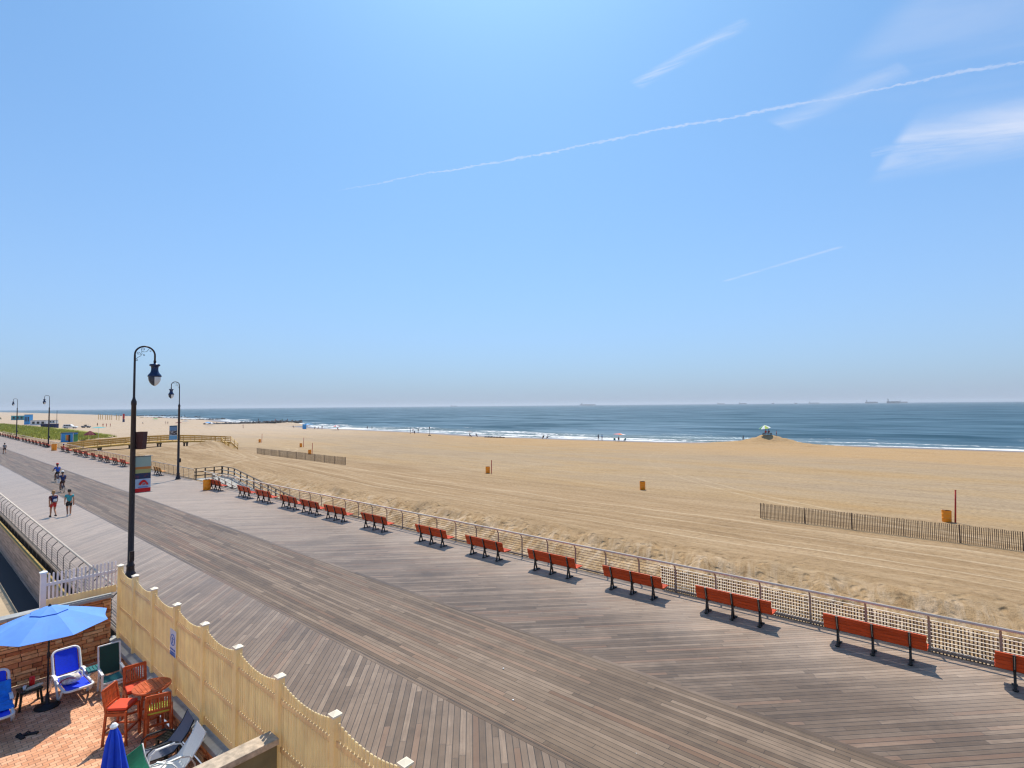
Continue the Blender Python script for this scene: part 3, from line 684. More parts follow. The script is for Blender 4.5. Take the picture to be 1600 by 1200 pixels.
# dark tapering box above it
t = thing('loudspeaker_box', 'dark brown tapering box fixed high on the nearest lamp pole', 'box', (6.70, 26.9, 5.46))
b = MB(); b.lathe([(0,0),(.19,0),(.235,.74),(.21,.745),(.18,.70),(0,.68)], 4, (.16,0,0)); o = b.build('case', M['c_brown'], t); 
MB().bar((-.06,0,.2), (.03,0,.2), .05, .04).bar((-.06,0,.55), (.0,0,.55), .05, .04).build('bracket', M['lamp'], t)
mB = banner_mat('sea_banner_print', 1.42, [(0, C(.16,.37,.55)), (.27, C(.42,.50,.56)), (.36, C(.05,.045,.05)), (.50, C(.10,.06,.05)), (.62, C(.16,.27,.40)), (.93, C(.04,.08,.12))],
                (.34, .66, C(.02,.02,.03), C(.09,.05,.04), C(.5,.5,.5)))
banner(lampB, 'banner', 'blue banner with a dark picture on the lamp at the sea railing', 18.56, 17.86, 60.7, 4.03, 5.46, mB)

# ------------------------------------------------------------------ drums
def make_drum(label, pole=0.0, px=.0, py=-.42):
    t = thing('trash_drum', label, 'trash can')
    b = MB().lathe([(.0,.0),(.285,0),(.295,.02),(.298,.28),(.312,.30),(.298,.32),(.300,.58),(.315,.60),(.302,.62),(.306,.87),(.318,.89),(.318,.905),(.296,.905)], 20); b.build('drum', M['drum'], t, smooth=True)
    MB().lathe([(.296,.905),(.290,.88),(.285,.55),(0,.50)], 20).build('inside', M['drum_in'], t, smooth=True)
    return t
def pole(label, loc, h, tilt):
    b = MB().tube([(0,0,-.3),(0,0,h*.5),(0,0,h)], [.06,.055,.05], 8).lathe([(.06,h-.03),(.06,h+.02),(0,h+.03)], 8); o = b.build('marker_pole', M['redpole'], smooth=True)
    o.location = loc; o.rotation_euler = (tilt*.5, tilt, 0); tag(o, label, 'pole', 'red marker poles beside the sand barrels'); return o
DG = 'orange trash barrels'
drum0 = remember(make_drum('orange trash barrel standing beyond the slat fence at right, beside a red pole'))
drum0.location = (52.62, 1.12, beach_h(52.6,1.1)-.03); drum0['group'] = DG; drum0.rotation_euler = (0, R(2.5), 0)
pole('dark red leaning pole beyond the slat fence at right, the tallest', (52.65, .62, beach_h(52.6,.7)), 2.45, R(4))
for x, y, lab in ((52.7,26.53,'orange trash barrel standing alone on the open sand, no pole beside it'), (52.69,49.5,'orange trash barrel with a thin pole in the middle of the sand'),
               (53.19,98.2,'orange trash barrel beyond the distant slat fence, nearest to it'), (62.4,119.3,'orange trash barrel beyond the distant slat fence, middle of the three'),
               (64.0,144.7,'orange trash barrel right of the timber stairs, farthest of the three')):
    dup(drum0, (x, y, beach_h(x,y)-.03), 0, lab, DG)
for x, y, h, lab in ((52.85,49.0,1.75,'thin dark pole beside the barrel in the middle of the sand'), (53.2,97.3,2.2,'thin pole beside the nearest of three far barrels'), (62.4,118.1,2.2,'thin pole beside the middle of three far barrels'), (64,143.5,2.4,'thin pole beside the farthest barrel right of the timber stairs')):
    pole(lab, (x, y, beach_h(x,y)), h, R(1.5))
dup(drum0, (17.86, 50.65, 0), 0, 'orange trash barrel on the boardwalk at the end of a red bench', DG)
dup(drum0, (18.0, 120.9, 0), 0, 'orange trash barrel on the boardwalk right of the distant lamp', DG, 1.25)

# ------------------------------------------------------------------ slat (snow) fences
def slat_fence(label, x, y0, y1, posts, pitch, h, ground, group=None, lean=0.0):
    t = thing('slat_fence', label, 'fence', (x, y0, 0), 0, group); b = MB(); y = 0.0
    while y < y1-y0:
        z = ground(x, y0+y); hh = h + random.uniform(-.025, .025); dx = .02*math.sin(y*1.3) + random.uniform(-.008, .008)
        b.bar((dx, y, z-.05), (dx+lean+random.uniform(-.012,.012), y+random.uniform(-.014,.014), z+hh), .038, .008, (1,0,0)); y += pitch*random.uniform(.94, 1.06)
    b.build('slats', M['slat'], t)
    for f in (.14, .36, .60, .84):
        n = max(4, int((y1-y0)/.8)); MB().tube([(.012+lean*f+.02*math.sin((y1-y0)*k/n*1.3), (y1-y0)*k/n, ground(x, y0+(y1-y0)*k/n)+h*f) for k in range(n+1)], .006, 4).build('wire', M['wire'], t)
    for p in posts:
        z = ground(x, p); MB().bar((.03, p-y0, z-.2), (.03+lean*.5+random.uniform(-.03,.03), p-y0+random.uniform(-.03,.03), z+h+.03), .045, .045).build('post', M['wire'], t)
    return t
slat_fence('wooden slat fence on the open sand at the right edge of the photo', 45.0, -6.5, 12.5, (12.46, 12.2, 9.3, 6.26, 3.26, .31, -2.63, -5.6), .098, 1.16, beach_h)
slat_fence('distant wooden slat fence standing on the sand before the far barrels', 45.6, 73.2, 104.3, [73.3+3.1*k for k in range(11)], .098, 1.22, beach_h)
slat_fence('wooden slat fence tied behind the railing near the right edge', 19.86, -4.9, 9.25, (9.2, 2.3, -4.6), .082, .90, lambda x, y: -.16)

# ------------------------------------------------------------------ ramp down to the sand
t = thing('beach_ramp', 'timber ramp with post rails going down from the railing to the sand', 'ramp', (19.7, 57.6, 0))
Lr = 16.5; z1 = -1.95
MB().slab(lambda u, v: Vector((u, v, 0 if v >= -1.4 else z1*min(1, (-1.4-v)/(Lr-1.4)))), [.05, 2.6], [1.6, 0, -1.4, -5, -9, -13, -Lr], .06).build('ramp_deck', M['timber_w'], t)
def rz_(v): return 0 if v >= -1.4 else z1*min(1, (-1.4-v)/(Lr-1.4))
for side, x in (('outer', 2.65), ('inner', .12)):
    ys = [1.6, .1, -1.4, -2.9, -4.4, -5.9, -7.4, -8.9, -10.4, -11.9, -13.4, -14.9, -16.3]
    if side == 'inner': ys = ys[3:]
    for y in ys: MB().box((x, y, rz_(y)+.10), (.10, .10, 1.95)).build('post', M['timber_d'] if side == 'outer' else M['timber_w'], t)
    for hz, mt, wd in ((1.08, 'timber_d' if side == 'outer' else 'timber_w', .15), (.72, 'timber_w', .09), (.36, 'timber_w', .09), (.02, 'timber_w', .16)):
        b = MB()
        for a, c in zip(ys, ys[1:]): b.bar((x-.04, a, rz_(a)+hz), (x-.04, c, rz_(c)+hz), .045 if hz < 1 else .15, wd if hz < 1 else .05)
        b.build('handrail' if hz > 1 else 'side_rail', M[mt], t)
for hz, wd in ((1.08, .05), (.72, .09), (.36, .09)):
    MB().bar((-.02, 1.6, hz), (2.70, 1.6, hz), .15 if hz > 1 else .045, wd).build('end_rail', M['timber_d'], t)
for x in (.15, 1.0, 1.85, 2.6): MB().box((x, 1.6, .0), (.10, .10, 2.2)).build('post', M['timber_d'], t)

# ------------------------------------------------------------------ walkover bridge
t = thing('dune_walkover', 'long timber walkover with railings crossing the sand to a stair', 'bridge', (20, 121.5, 0))
prof = [(-.3,.0),(2.7,.33),(8.8,.61),(12.2,.70),(16.3,.72),(21,.42),(25,.05),(27.0,-.12)]
def wz(x): return interp(prof, x)
xs = [i*27/27 for i in range(28)]
MB().slab(lambda u, v: Vector((u, v, wz(u))), xs, [-1.0, 1.0], .05).build('walkway_deck', M['timber'], t)
for y in (-1.0, 1.0):
    b = MB()
    for a, c in zip(xs, xs[1:]): b.bar((a, y*1.03, wz(a)-.17), (c, y*1.03, wz(c)-.17), .06, .30)
    b.build('stringer', M['timber'], t)
    for k, a in enumerate(xs):
        if k % 2 == 0: MB().box((a, y, wz(a)+.53), (.09, .09, 1.10)).build('post', M['timber'], t)
    for hz, wd, hh in ((1.10, .16, .05), (.98, .04, .16), (.62, .04, .14), (.28, .04, .14)):
        b = MB()
        for a, c in zip(xs, xs[1:]): b.bar((a, y*.98, wz(a)+hz), (c, y*.98, wz(c)+hz), wd, hh)
        b.build('handrail' if hz > 1 else 'side_rail', M['timber'], t)
    b = MB(); q = 0.15
    while q < 26.9: b.box((q, y*1.02, wz(q)+.55), (.045, .03, .85)); q += .26
    b.build('balusters', M['timber'], t)
for a in (4.5, 9.3, 14, 18.7, 23.2, 26.7):
    for y in (-.8, .8):
        g_ = beach_h(20+a, 121.5+y); MB().bar((a, y, g_-.4), (a, y, wz(a)-.05), .26, .26).build('pile', M['timber_d'], t)
    MB().box((a, 0, wz(a)-.42), (.3, 2.3, .26)).build('crossbeam', M['timber_d'], t)
# stair towards the boardwalk side
zt, zb = wz(27), beach_h(46, 116.5)-.05
ns = 10
b = MB()
for k in range(ns):
    f = (k+.5)/ns; b.box((26.1, -1.0-3.6*f, lerp(zt, zb, f)), (1.9, .34, .05))
b.build('treads', M['timber'], t)
for x in (25.1, 27.1):
    MB().bar((x, -1.0, zt-.08), (x, -4.7, zb), .07, .28).build('stair_stringer', M['timber'], t)
    MB().bar((x, -1.0, zt+1.05), (x, -4.7, zb+1.0), .12, .06).bar((x, -1.0, zt+.6), (x, -4.7, zb+.55), .05, .10).build('stair_rail', M['timber'], t)
    for f in (0, .5, 1): MB().box((x, -1.0-3.7*f, lerp(zt, zb, f)+.3), (.10, .10, 1.75)).build('post', M['timber'], t)
# ------------------------------------------------------------------ patio ground and walls
FZ = -.30
def paver_mat():
    t = NT('brick_pavers'); p = t.pos(); s = t.sep(p)
    v = t.comb(t.math('ADD', t.math('MULTIPLY', s[0], .94), t.math('MULTIPLY', s[1], .34)), t.math('SUBTRACT', t.math('MULTIPLY', s[1], .94), t.math('MULTIPLY', s[0], .34)), 0.0)
    v = p
    br = t.n('ShaderNodeTexBrick'); t.l(v, br.inputs['Vector'])
    for k, q in (('Scale', 1.0), ('Brick Width', .19), ('Row Height', .115), ('Mortar Size', .0065), ('Mortar Smooth', .2), ('Bias', 0.0)): br.inputs[k].default_value = q
    br.inputs['Color1'].default_value = C(.62,.285,.15); br.inputs['Color2'].default_value = C(.82,.445,.265); br.inputs['Mortar'].default_value = C(.26,.14,.085)
    n = t.noise(p, 2.5, 5.0, .65)
    c = t.mix(1.0, br.outputs[0], t.ramp(n, [(.3, C(.72,.70,.68)), (.6, C(1.05,1.05,1.05))]), 'MULTIPLY')
    t.bump(t.math('SUBTRACT', t.math('MULTIPLY', t.noise(p, 40.0), .2), br.outputs['Fac']), .5, .008)
    return t.fin(c, .8, 0, .25)
tag(MB().box((-.25, 12.5, FZ-.85), (9.2, 14.5, 1.7)).build('patio_floor', paver_mat()), kind='structure')
def stone_mat():
    t = NT('ledge_stone'); gi = t.n('ShaderNodeNewGeometry').outputs['Random Per Island']
    n = t.noise(t.scale(t.pos(), (6, 6, 16)), 1.0, 6.0, .65)
    c = t.ramp(gi, [(0, C(.40,.14,.06)), (.2, C(.62,.25,.10)), (.4, C(.80,.43,.20)), (.6, C(.52,.19,.08)), (.78, C(.90,.58,.30)), (1, C(.70,.32,.13))])
    c = t.mix(1.0, c, t.ramp(n, [(.3, C(.62,.58,.55)), (.65, C(1.15,1.12,1.08))]), 'MULTIPLY')
    t.bump(n, .6, .02); return t.fin(c, .8, 0, .2)
M['stone'] = stone_mat(); M['mortar'] = mk('wall_mortar', (.055,.03,.02), .9)
def stone_wall(name, label, p0, p1, z0, z1, nrm, th):
    """ledge-stone wall from p0 to p1; nrm points out of the seen face"""
    t = thing(name, label, 'wall', (p0[0], p0[1], z0)); a = Vector(p0+(0,)); bq = Vector(p1+(0,)); d = (bq-a); L = d.length; d.normalize(); nv = Vector(nrm+(0,)); rz = math.atan2(d.y, d.x)
    MB().box(d*L/2 - nv*(th/2+.03) + Vector((0,0,(z1-z0)/2)), (L, th-.06, z1-z0-.002), rz).build('core', M['mortar'], t)
    b = MB(); z = .0
    while z < z1-z0-.02:
        h = min(random.choice((.07,.09,.10,.12,.145)), z1-z0-z); x = -random.random()*.2
        while x < L:
            wd = random.uniform(.14, .50); x0 = max(0, x); x1 = min(L, x+wd)
            if x1-x0 > .03:
                pr = random.uniform(.0, .035)
                b.box(d*(x0+x1)/2 + nv*(-.05+pr/2) + Vector((0,0,z+h/2)), (x1-x0-.014, .06+pr, h-.014), rz+random.uniform(-.03,.03), bev=.006)
            x += wd
        z += h
    b.build('stones', M['stone'], t); return t
w1 = stone_wall('stone_wall', 'reddish ledge-stone wall behind the blue loungers, with a picket fence on top', (-1.0, 19.75), (4.36, 19.75), FZ, 1.50, (0,-1), .28)
MB().box((2.68, .13, 1.84), (5.44, .36, .08), bev=.012).build('coping', M['concrete'], w1)
w2 = stone_wall('stone_wall', 'low ledge-stone wall under the grey curb of the tan fence', (4.38, 9.3), (4.38, 19.7), FZ, .12, (-1,0), .3)
MB().box((.16, 5.2, .48), (.42, 10.8, .12), bev=.015).build('curb', M['concrete'], w2)
MB().box((.45, 2.0, -.2), (.25, 20, .6)).build('footing', M['concrete'], w2)
w3 = thing('dividing_wall', 'rendered wall with a pebbly cap meeting the tan fence at the bottom', 'wall', (0, 9.37, FZ))
M['render'] = mk('olive_render', (.20,.165,.085), .85, 0, .2, 3.0, .3)
MB().box((2.2, 0, .82), (4.5, .22, 1.64)).build('wall', M['render'], w3)
MB().box((2.2, 0, 1.70), (4.52, .34, .11), bev=.015).build('cap', mk('pebble_cap', (.46,.36,.26), .85, 0, .4, 9.0, .4), w3)

# ------------------------------------------------------------------ tan privacy fence
FX = 4.57; posts = [19.74, 18.2, 16.5, 14.75, 12.95, 11.2, 9.42, 7.6, 5.85, 4.1, 2.3]
t = thing('privacy_fence', 'tan vinyl fence with scalloped pickets between the patio and the boardwalk', 'fence', (FX, posts[-1], 0))
yo = posts[-1]
for k, y in enumerate(posts):
    p = MB().box((0, y-yo, 1.30), (.125, .125, 2.16), bev=.006).build('post', M['cream'], t)
    MB().box((0, y-yo, 2.395), (.165, .165, .035), bev=.006).lathe([(.105,2.412),(.0,2.455)], 4, (0, y-yo, 0), math.pi/4).build('post_cap', M['cream_cap'], p)
for a, c in zip(posts, posts[1:]):
    y1_, y0_ = a-.07-yo, c+.07-yo; L = y1_-y0_; yc = (y0_+y1_)/2
    pn = MB(); n = round(L/.094)
    for k in range(n):
        y = y0_+(k+.5)*L/n; f = 2*(k+.5)/n-1; top = 2.195+.125*f*f
        pn.box((0, y, (.30+top)/2), (.022, L/n*.62, top-.30), bev=.004)
    panel = pn.build('picket_panel', M['cream'], t)
    for z, hh in ((.36,.15), (1.16,.085), (1.985,.09)):
        MB().box((0, yc, z), (.052, L, hh), bev=.005).build('rail', M['cream'], panel)
# white picket fence over the stone wall
t = thing('picket_fence', 'low white picket fence on top of the stone wall', 'fence', (2.8, 19.86, 1.58))
p = MB().box((0, 0, .50), (.13, .13, 1.0), bev=.006).build('post', M['white_pl'], t); MB().box((0, 0, 1.015), (.17, .17, .04), bev=.006).lathe([(.11,1.03),(0,1.075)], 4, (0,0,0), math.pi/4).build('post_cap', M['white'], p)
b = MB()
for k in range(18):
    x = .13+.0905*k; b.box((x, 0, .50), (.042, .022, .92), bev=.004)
    b.lathe([(.026,.955),(.0,.985)], 4, (x,0,0), math.pi/4)
b.build('pickets', M['white_pl'], t)
MB().box((.88, 0, .66), (1.64, .05, .085), bev=.005).build('rail', M['white_pl'], t)
MB().box((.88, 0, .14), (1.64, .055, .20), bev=.005).build('rail', M['cream'], t)
# notice on the tan fence
t = thing('notice_sign', 'small white notice with a blue ring fixed to the tan fence', 'sign', (4.50, 14.75, 1.18))
MB().box((0, 0, .32), (.012, .40, .62), bev=.003).build('plate', M['signw'], t)
b = MB(); b.tube([(-.009, .13*math.cos(a*math.pi/12), .40+.13*math.sin(a*math.pi/12)) for a in range(25)], .010, 6, False)
b.tube([(-.009,.0,.32),(-.009,.0,.47)], .009, 6).tube([(-.009,-.06,.42),(-.009,.06,.42)], .008, 6); b.build('ring', M['signb'], t)
b = MB()
for k in range(2):
    for q in range(6): b.box((-.009, -.14+.055*q+random.uniform(-.004,.004), .17-.07*k), (.006, .036, .036))
b.box((-.008, 0, .045), (.006, .34, .05)); b.build('lettering', M['signb'], t)

# ------------------------------------------------------------------ patio furniture
def rrect(w, h, r, n=5):
    pts = []
    for cx, cy, a0 in ((w/2-r, h-r, 0), (-w/2+r, h-r, 90), (-w/2+r, r, 180), (w/2-r, r, 270)):
        for k in range(n+1):
            a = R(a0+90*k/n); pts.append((cx+r*math.cos(a), cy+r*math.sin(a)))
    return pts
def lounger(label, loc, rz):
    """reclining chair facing +Y of its own; hinge at the origin"""
    t = thing('lounger', label, 'lounge chair', loc, rz, 'blue loungers by the stone wall')
    w = .58
    o = Vector((0,0,.36)); bd = Vector((0,-.42,.86)).normalized(); sdv = Vector((0,1,.03)).normalized()
    def back(u, v): return o + bd*v + Vector((u,0,0)) + Vector((0,-.03*math.cos(u/w*3),0))
    def seat(u, v): return o + sdv*v + Vector((u,0,0))
    for nm, f, h in (('backrest', back, .68), ('seat', seat, 1.22)):
        us = [-.24+.48*k/6 for k in range(7)]; vs = [.05+(h-.08)*k/8 for k in range(9)]
        s = MB().slab(lambda u, v: f(u, v) + Vector((0,0,-.025*math.cos(u*6))) if nm == 'seat' else f(u, v), us, vs, .012).build(nm, M['blue_fab'], t, smooth=False)
        pts = rrect(w, h, .13)
        MB().tube([f(*q) for q in pts]+[f(*pts[0])], .030, 8, False).build('frame', M['white'], s, smooth=True)
    for x in (-.31, .31):
        MB().tube([(x,-.02,.42),(x,.16,.44),(x,.34,.36),(x,.62,.02)], .028, 8).build('leg', M['white'], t, smooth=True)
        MB().tube([(x,.62,.02),(x,.82,.16),(x,.98,.36)], .024, 8).build('leg', M['white'], t, smooth=True)
        MB().tube([(x,-.05,.40),(x,-.16,.2),(x,-.22,.02)], .028, 8).build('leg', M['white'], t, smooth=True)
        MB().slab(lambda u, v: Vector((x+u, v, .45+.05*math.sin((v+.1)*6))), [-.035,.035], [-.10,.0,.1,.2,.3,.38], .025).build('armrest', M['white'], t)
    return t
lounger('blue and white lounger with a patterned bag on its seat', (3.16, 18.50, FZ), R(182))
lounger('blue and white lounger cut by the left edge, draped with a blue towel', (1.70, 18.25, FZ), R(178))
# towel, bag
def crumple(u, v, s, a): return a*NZ.fractal(Vector((u*s, v*s, 3.0)), .9, 2, 4)
b = MB(); us = [-.30+.60*k/22 for k in range(23)]; vs = [k/30 for k in range(31)]
def towel(u, v):
    L = v*1.15
    if L < .40: q = .40-L; p = Vector((0, -.439*q+.02, .36+.898*q))
    else: p = Vector((0, .02+(L-.40), .37))
    return p + Vector((u, 0, .035)) + Vector((.02*NZ.noise(Vector((v*5,u*3,0))), .03+crumple(u,v,6,.02), abs(crumple(u,v*1.3,7,.05))))
o = b.slab(towel, us, vs, .012).build('towel', M['towel'], smooth=True); o.location = (1.72, 18.22, FZ); o.rotation_euler = (0,0,R(178)); tag(o, 'crumpled blue towel lying over the lounger at the left edge', 'towel')
t = thing('beach_bag', 'patterned cloth bag lying on the seat of the blue lounger', 'bag', (3.10, 17.86, FZ+.385), R(-22))
b = MB(); prof = [(0,.0),(.10,.0),(.145,.06),(.15,.13),(.11,.20),(.0,.215)]
b.lathe(prof, 16); 
for v in b.bm.verts: v.co = Vector((v.co.x*1.5, v.co.y*.95, v.co.z)) + Vector((0,0,.03*NZ.noise(v.co*9)))
b.build('body', M['bag'], t, smooth=True)
MB().tube([(-.20,-.10,.06),(-.14,-.135,.15),(0,-.14,.19),(.14,-.13,.15)], .014, 6).build('trim', M['magenta'], t)
MB().tube([(.05,.08,.19),(.16,.10,.26),(.24,.04,.22),(.25,-.04,.10)], .014, 6).build('handle', M['c_white'], t)
# dark side table with its clutter
def side_table(name, label, loc, s, h, mat, leg, rz=0):
    t = thing(name, label, 'side table', loc, rz)
    b = MB()
    for k in range(5): b.box((-s/2+s*(k+.5)/5, 0, h-.02), (s/5-.012, s*.92, .028), bev=.005)
    b.box((0, s*.44, h-.03), (s, .03, .05)).box((0, -s*.44, h-.03), (s, .03, .05)); b.build('table_top', mat, t)
    for x in (-1, 1):
        for y in (-1, 1): MB().bar((x*s*.40, y*s*.36, h-.03), (x*s*.5, y*s*.46, .0), .05, .045).build('leg', leg, t)
    return t
side_table('side_table', 'dark green plastic side table with cup and clutter beside the umbrella pole', (2.36, 18.22, FZ), .44, .45, M['dkplastic'], M['dkplastic'], R(4))
c = MB().lathe([(0,0),(.045,0),(.058,.02),(.060,.19),(.05,.215),(.025,.225),(0,.225)], 14).build('tumbler', M['redcup'], smooth=True); c.location = (2.42, 18.33, FZ+.446); tag(c, 'tall red tumbler on the dark side table', 'cup')
c = MB().lathe([(0,0),(.03,0),(.038,.10),(.034,.10),(.026,.01),(0,.01)], 12).build('drinking_glass', M['globe'], smooth=True); c.location = (2.26, 18.16, FZ+.446); tag(c, 'small pale glass on the dark side table', 'glass')
b = MB().box((0,0,.012), (.20,.13,.022), .3).box((.13,.02,.02), (.12,.09,.03), -.5).box((-.10,-.05,.012), (.09,.06,.02), .9); c = b.build('papers', M['paper']); c.location = (2.42, 18.16, FZ+.446); tag(c, 'scattered pale papers and packets on the dark side table', 'papers', kind='stuff')
# open umbrella
t = thing('patio_umbrella', 'open light blue umbrella over the loungers', 'umbrella', (2.65, 17.80, FZ))
MB().lathe([(0,0),(.255,0),(.26,.02),(.25,.045),(.10,.075),(.045,.10),(.04,.32),(.03,.33),(0,.33)], 24).build('base', M['black'], t, smooth=True)
MB().tube([(0,0,.05),(0,0,1.25),(0,0,2.48)], .021, 10).lathe([(.021,1.20),(.034,1.22),(.034,1.34),(.021,1.36)], 10).build('pole', M['iron'], t, smooth=True)
def canopy(r0, r1, z0, z1, a0, sag=.05, n=8, sub=6, rows=8):
    b = MB()
    def pt(k, f):
        a = a0+2*math.pi*k/(n*sub); q = (k % sub)/sub; mid = math.sin(q*math.pi)
        seg = 1-(1-math.cos(math.pi/n))*mid; rr = lerp(r0, r1, f)*seg*(1-.035*mid*f)
        z = lerp(z0, z1, f**1.25) - sag*mid*f*.55*(1-f*.4)
        return Vector((rr*math.cos(a), rr*math.sin(a), z))
    b.slab(lambda k, f: pt(k % (n*sub), f), list(range(n*sub+1)), [k/rows for k in range(rows+1)], .006)
    return b
cn = canopy(.16, 1.26, 2.42, 2.02, R(-78)).build('canopy', M['umb'], t)
canopy(.01, .40, 2.50, 2.385, R(-78), .015).build('vent', M['umb'], cn)
for k in range(8):
    a = R(-78)+2*math.pi*k/8; MB().tube([(.03*math.cos(a), .03*math.sin(a), 2.40),(1.24*math.cos(a), 1.24*math.sin(a), 2.005)], .008, 5).build('rib', M['iron'], t)
MB().lathe([(0,2.49),(.03,2.49),(.035,2.52),(.015,2.55),(0,2.56)], 10).build('finial', M['iron'], t)
# closed umbrella
t = thing('patio_umbrella', 'closed royal blue umbrella at the bottom of the patio', 'umbrella', (2.43, 10.68, FZ))
MB().lathe([(0,0),(.25,0),(.25,.05),(.05,.09),(.04,.3),(0,.3)], 20).build('base', M['black'], t, smooth=True)
MB().tube([(0,0,.05),(0,0,2.36)], .02, 10).build('pole', M['white'], t, smooth=True)
b = MB()
def fold(k, f):
    a = 2*math.pi*k/48; r = interp([(0,.03),(.12,.075),(.45,.13),(.62,.165),(.66,.115),(1,.14)], f)*(1+.28*math.cos(a*6+f*1.2)+.10*math.cos(a*11+2))
    return Vector((r*math.cos(a), r*math.sin(a), 2.30-1.35*f+.05*math.cos(a*6)*f))
b.slab(lambda k, f: fold(k % 48, f), list(range(49)), [k/24 for k in range(25)], .006).build('canopy', M['umb_d'], t, smooth=True)
MB().lathe([(0,2.30),(.05,2.30),(.06,2.33),(.03,2.37),(0,2.38)], 10).build('finial', M['white'], t)

def bar_chair(label, loc, rz, cush):
    """faces +Y of its own"""
    t = thing('bar_chair', label, 'bar chair', loc, rz, 'red wooden bar chairs around the round table'); w, d, h = .44, .42, .74
    for x in (-w/2, w/2):
        MB().bar((x*1.06, d/2+.03, 0), (x, d/2, h), .042, .042).build('leg', M['teak'], t)
        MB().bar((x*1.06, -d/2-.06, 0), (x, -d/2, h), .042, .042).bar((x, -d/2, h-.02), (x, -d/2-.09, h+.46), .042, .036).build('leg', M['teak'], t)
        MB().bar((x*1.04, d/2+.01, .26), (x*1.04, -d/2-.04, .26), .03, .035).build('stretcher', M['teak'], t)
        MB().bar((x*1.02, d/2+.01, h-.06), (x*1.02, -d/2-.01, h-.06), .03, .07).build('apron', M['teak'], t)
    MB().bar((-w/2, d/2+.02, .30), (w/2, d/2+.02, .30), .035, .04).build('footrest', M['teak'], t)
    MB().bar((-w/2, -d/2-.04, .30), (w/2, -d/2-.04, .30), .03, .035).build('stretcher', M['teak'], t)
    b = MB()
    for k in range(6): b.box((0, -d/2+.02+(d-.02)*(k+.5)/6, h), (w+.03, d/6-.008, .022))
    b.build('seat', M['teak'], t)
    b = MB().bar((-w/2, -d/2-.085, h+.44), (w/2, -d/2-.085, h+.44), .034, .075).bar((-w/2, -d/2-.02, h+.10), (w/2, -d/2-.02, h+.10), .03, .05)
    for k in range(9): x = -w/2+.035+(w-.07)*k/8; b.bar((x, -d/2-.022, h+.10), (x, -d/2-.083, h+.44), .026, .014, (0,1,0))
    b.build('backrest', M['teak'], t)
    if cush: MB().box((0, .0, h+.045), (w-.01, d-.01, .065), bev=.025).build('cushion', cush, t, smooth=False)
    return t
ccx = math.atan2
def face(dx, dy): return math.atan2(dy, dx)-math.pi/2
bar_chair('red bar chair with an orange-red cushion, left of the round table', (3.50, 14.72, FZ), face(.70,-.72), M['redcush'])
bar_chair('red bar chair half hidden behind the round table', (3.93, 15.38, FZ), face(-.1,-1), M['redcush'])
bar_chair('red bar chair with a lime green cushion, in front of the round table', (4.00, 13.92, FZ), face(.35,.94), M['lime'])
t = thing('bar_table', 'tall round red wooden table', 'table', (4.02, 14.55, FZ))
b = MB()
b.lathe([(0,1.02),(.385,1.02),(.39,1.035),(.385,1.052),(.33,1.052),(.33,1.050),(.0,1.050)], 40)
for k in range(8):
    x = -.3+.6*(k+.5)/8; hh = 2*math.sqrt(max(.01,.32**2-x*x)); b.box((x,0,1.054), (.068, hh, .008))
b.build('table_top', M['teak'], t)
for k in range(4):
    a = math.pi/4+k*math.pi/2; MB().bar((.19*math.cos(a), .19*math.sin(a), 1.02), (.27*math.cos(a), .27*math.sin(a), 0), .045, .045).build('leg', M['teak'], t)
MB().lathe([(0,.36),(.20,.36),(.20,.385),(0,.385)], 20).build('shelf', M['teak'], t)
side_table('side_table', 'small black slatted side table under the lime cushioned chair', (4.02, 13.35, FZ), .36, .40, M['dkplastic'], M['dkplastic'], R(20))

def sling_chair(name, label, loc, rz, fab, fr, hb=1.0, seat_z=.40, depth=.48, lean=.30, cush=None):
    t = thing(name, label, 'patio chair', loc, rz); w = .54
    def bk(u, v): return Vector((u, -.20-lean*v-.05*math.sin(v*3.1), seat_z+.02+(hb-seat_z)*v))
    def st(u, v): return Vector((u, -.20+(depth+.06)*v, seat_z+.02-.035*math.sin(v*3.14)+.03*v))
    us = [-w/2+.02+(w-.04)*k/4 for k in range(5)]
    MB().slab(bk, us, [k/8 for k in range(9)], .010).build('backrest', fab, t)
    MB().slab(st, us, [k/8 for k in range(9)], .010).build('seat', fab, t)
    for x in (-w/2, w/2):
        MB().tube([bk(x, 1), bk(x, .6), bk(x, .25), bk(x, 0), st(x, .3), st(x, .7), st(x, 1)], .014, 8).build('side_rail', fr, t, smooth=True)
        k = 1.1
        MB().tube([(x*k, .34, .0), (x*k, .30, .40), (x*k, .26, .58), (x*k, .16, .645), (x*k, -.14, .63), (x*k, -.27, .58), (x*k, -.36, .40), (x*k, -.40, .0)], .015, 8).build('leg', fr, t, smooth=True)
        MB().slab(lambda u, v: Vector((x*k+u, v, .655)), [-.022,.022], [-.16,0,.18], .018).build('armrest', fr, t)
    MB().tube([(-w/2*1.1, .31, .28), (w/2*1.1, .31, .28)], .012, 6).build('stretcher', fr, t)
    if cush: MB().box((0, .04, seat_z+.05), (w-.06, depth-.06, .06), bev=.02).build('cushion', cush, t)
    return t
sling_chair('patio_chair', 'reclined slate grey sling chair with dark arms by the low stone wall', (3.72, 12.90, FZ), face(-1,.1), M['slate_fab'], M['black'], .88, .38, .5, .36)
sling_chair('patio_chair', 'off-white sling chair with white tube arms by the low stone wall', (3.70, 12.20, FZ), face(-1,.05), M['white_fab'], M['white'], .90, .38, .5, .36)
sling_chair('patio_chair', 'green sling chair cut off by the bottom edge', (3.28, 11.78, FZ), face(.55,-.84), M['green2'], M['white'], .98, .42, .5, .25)
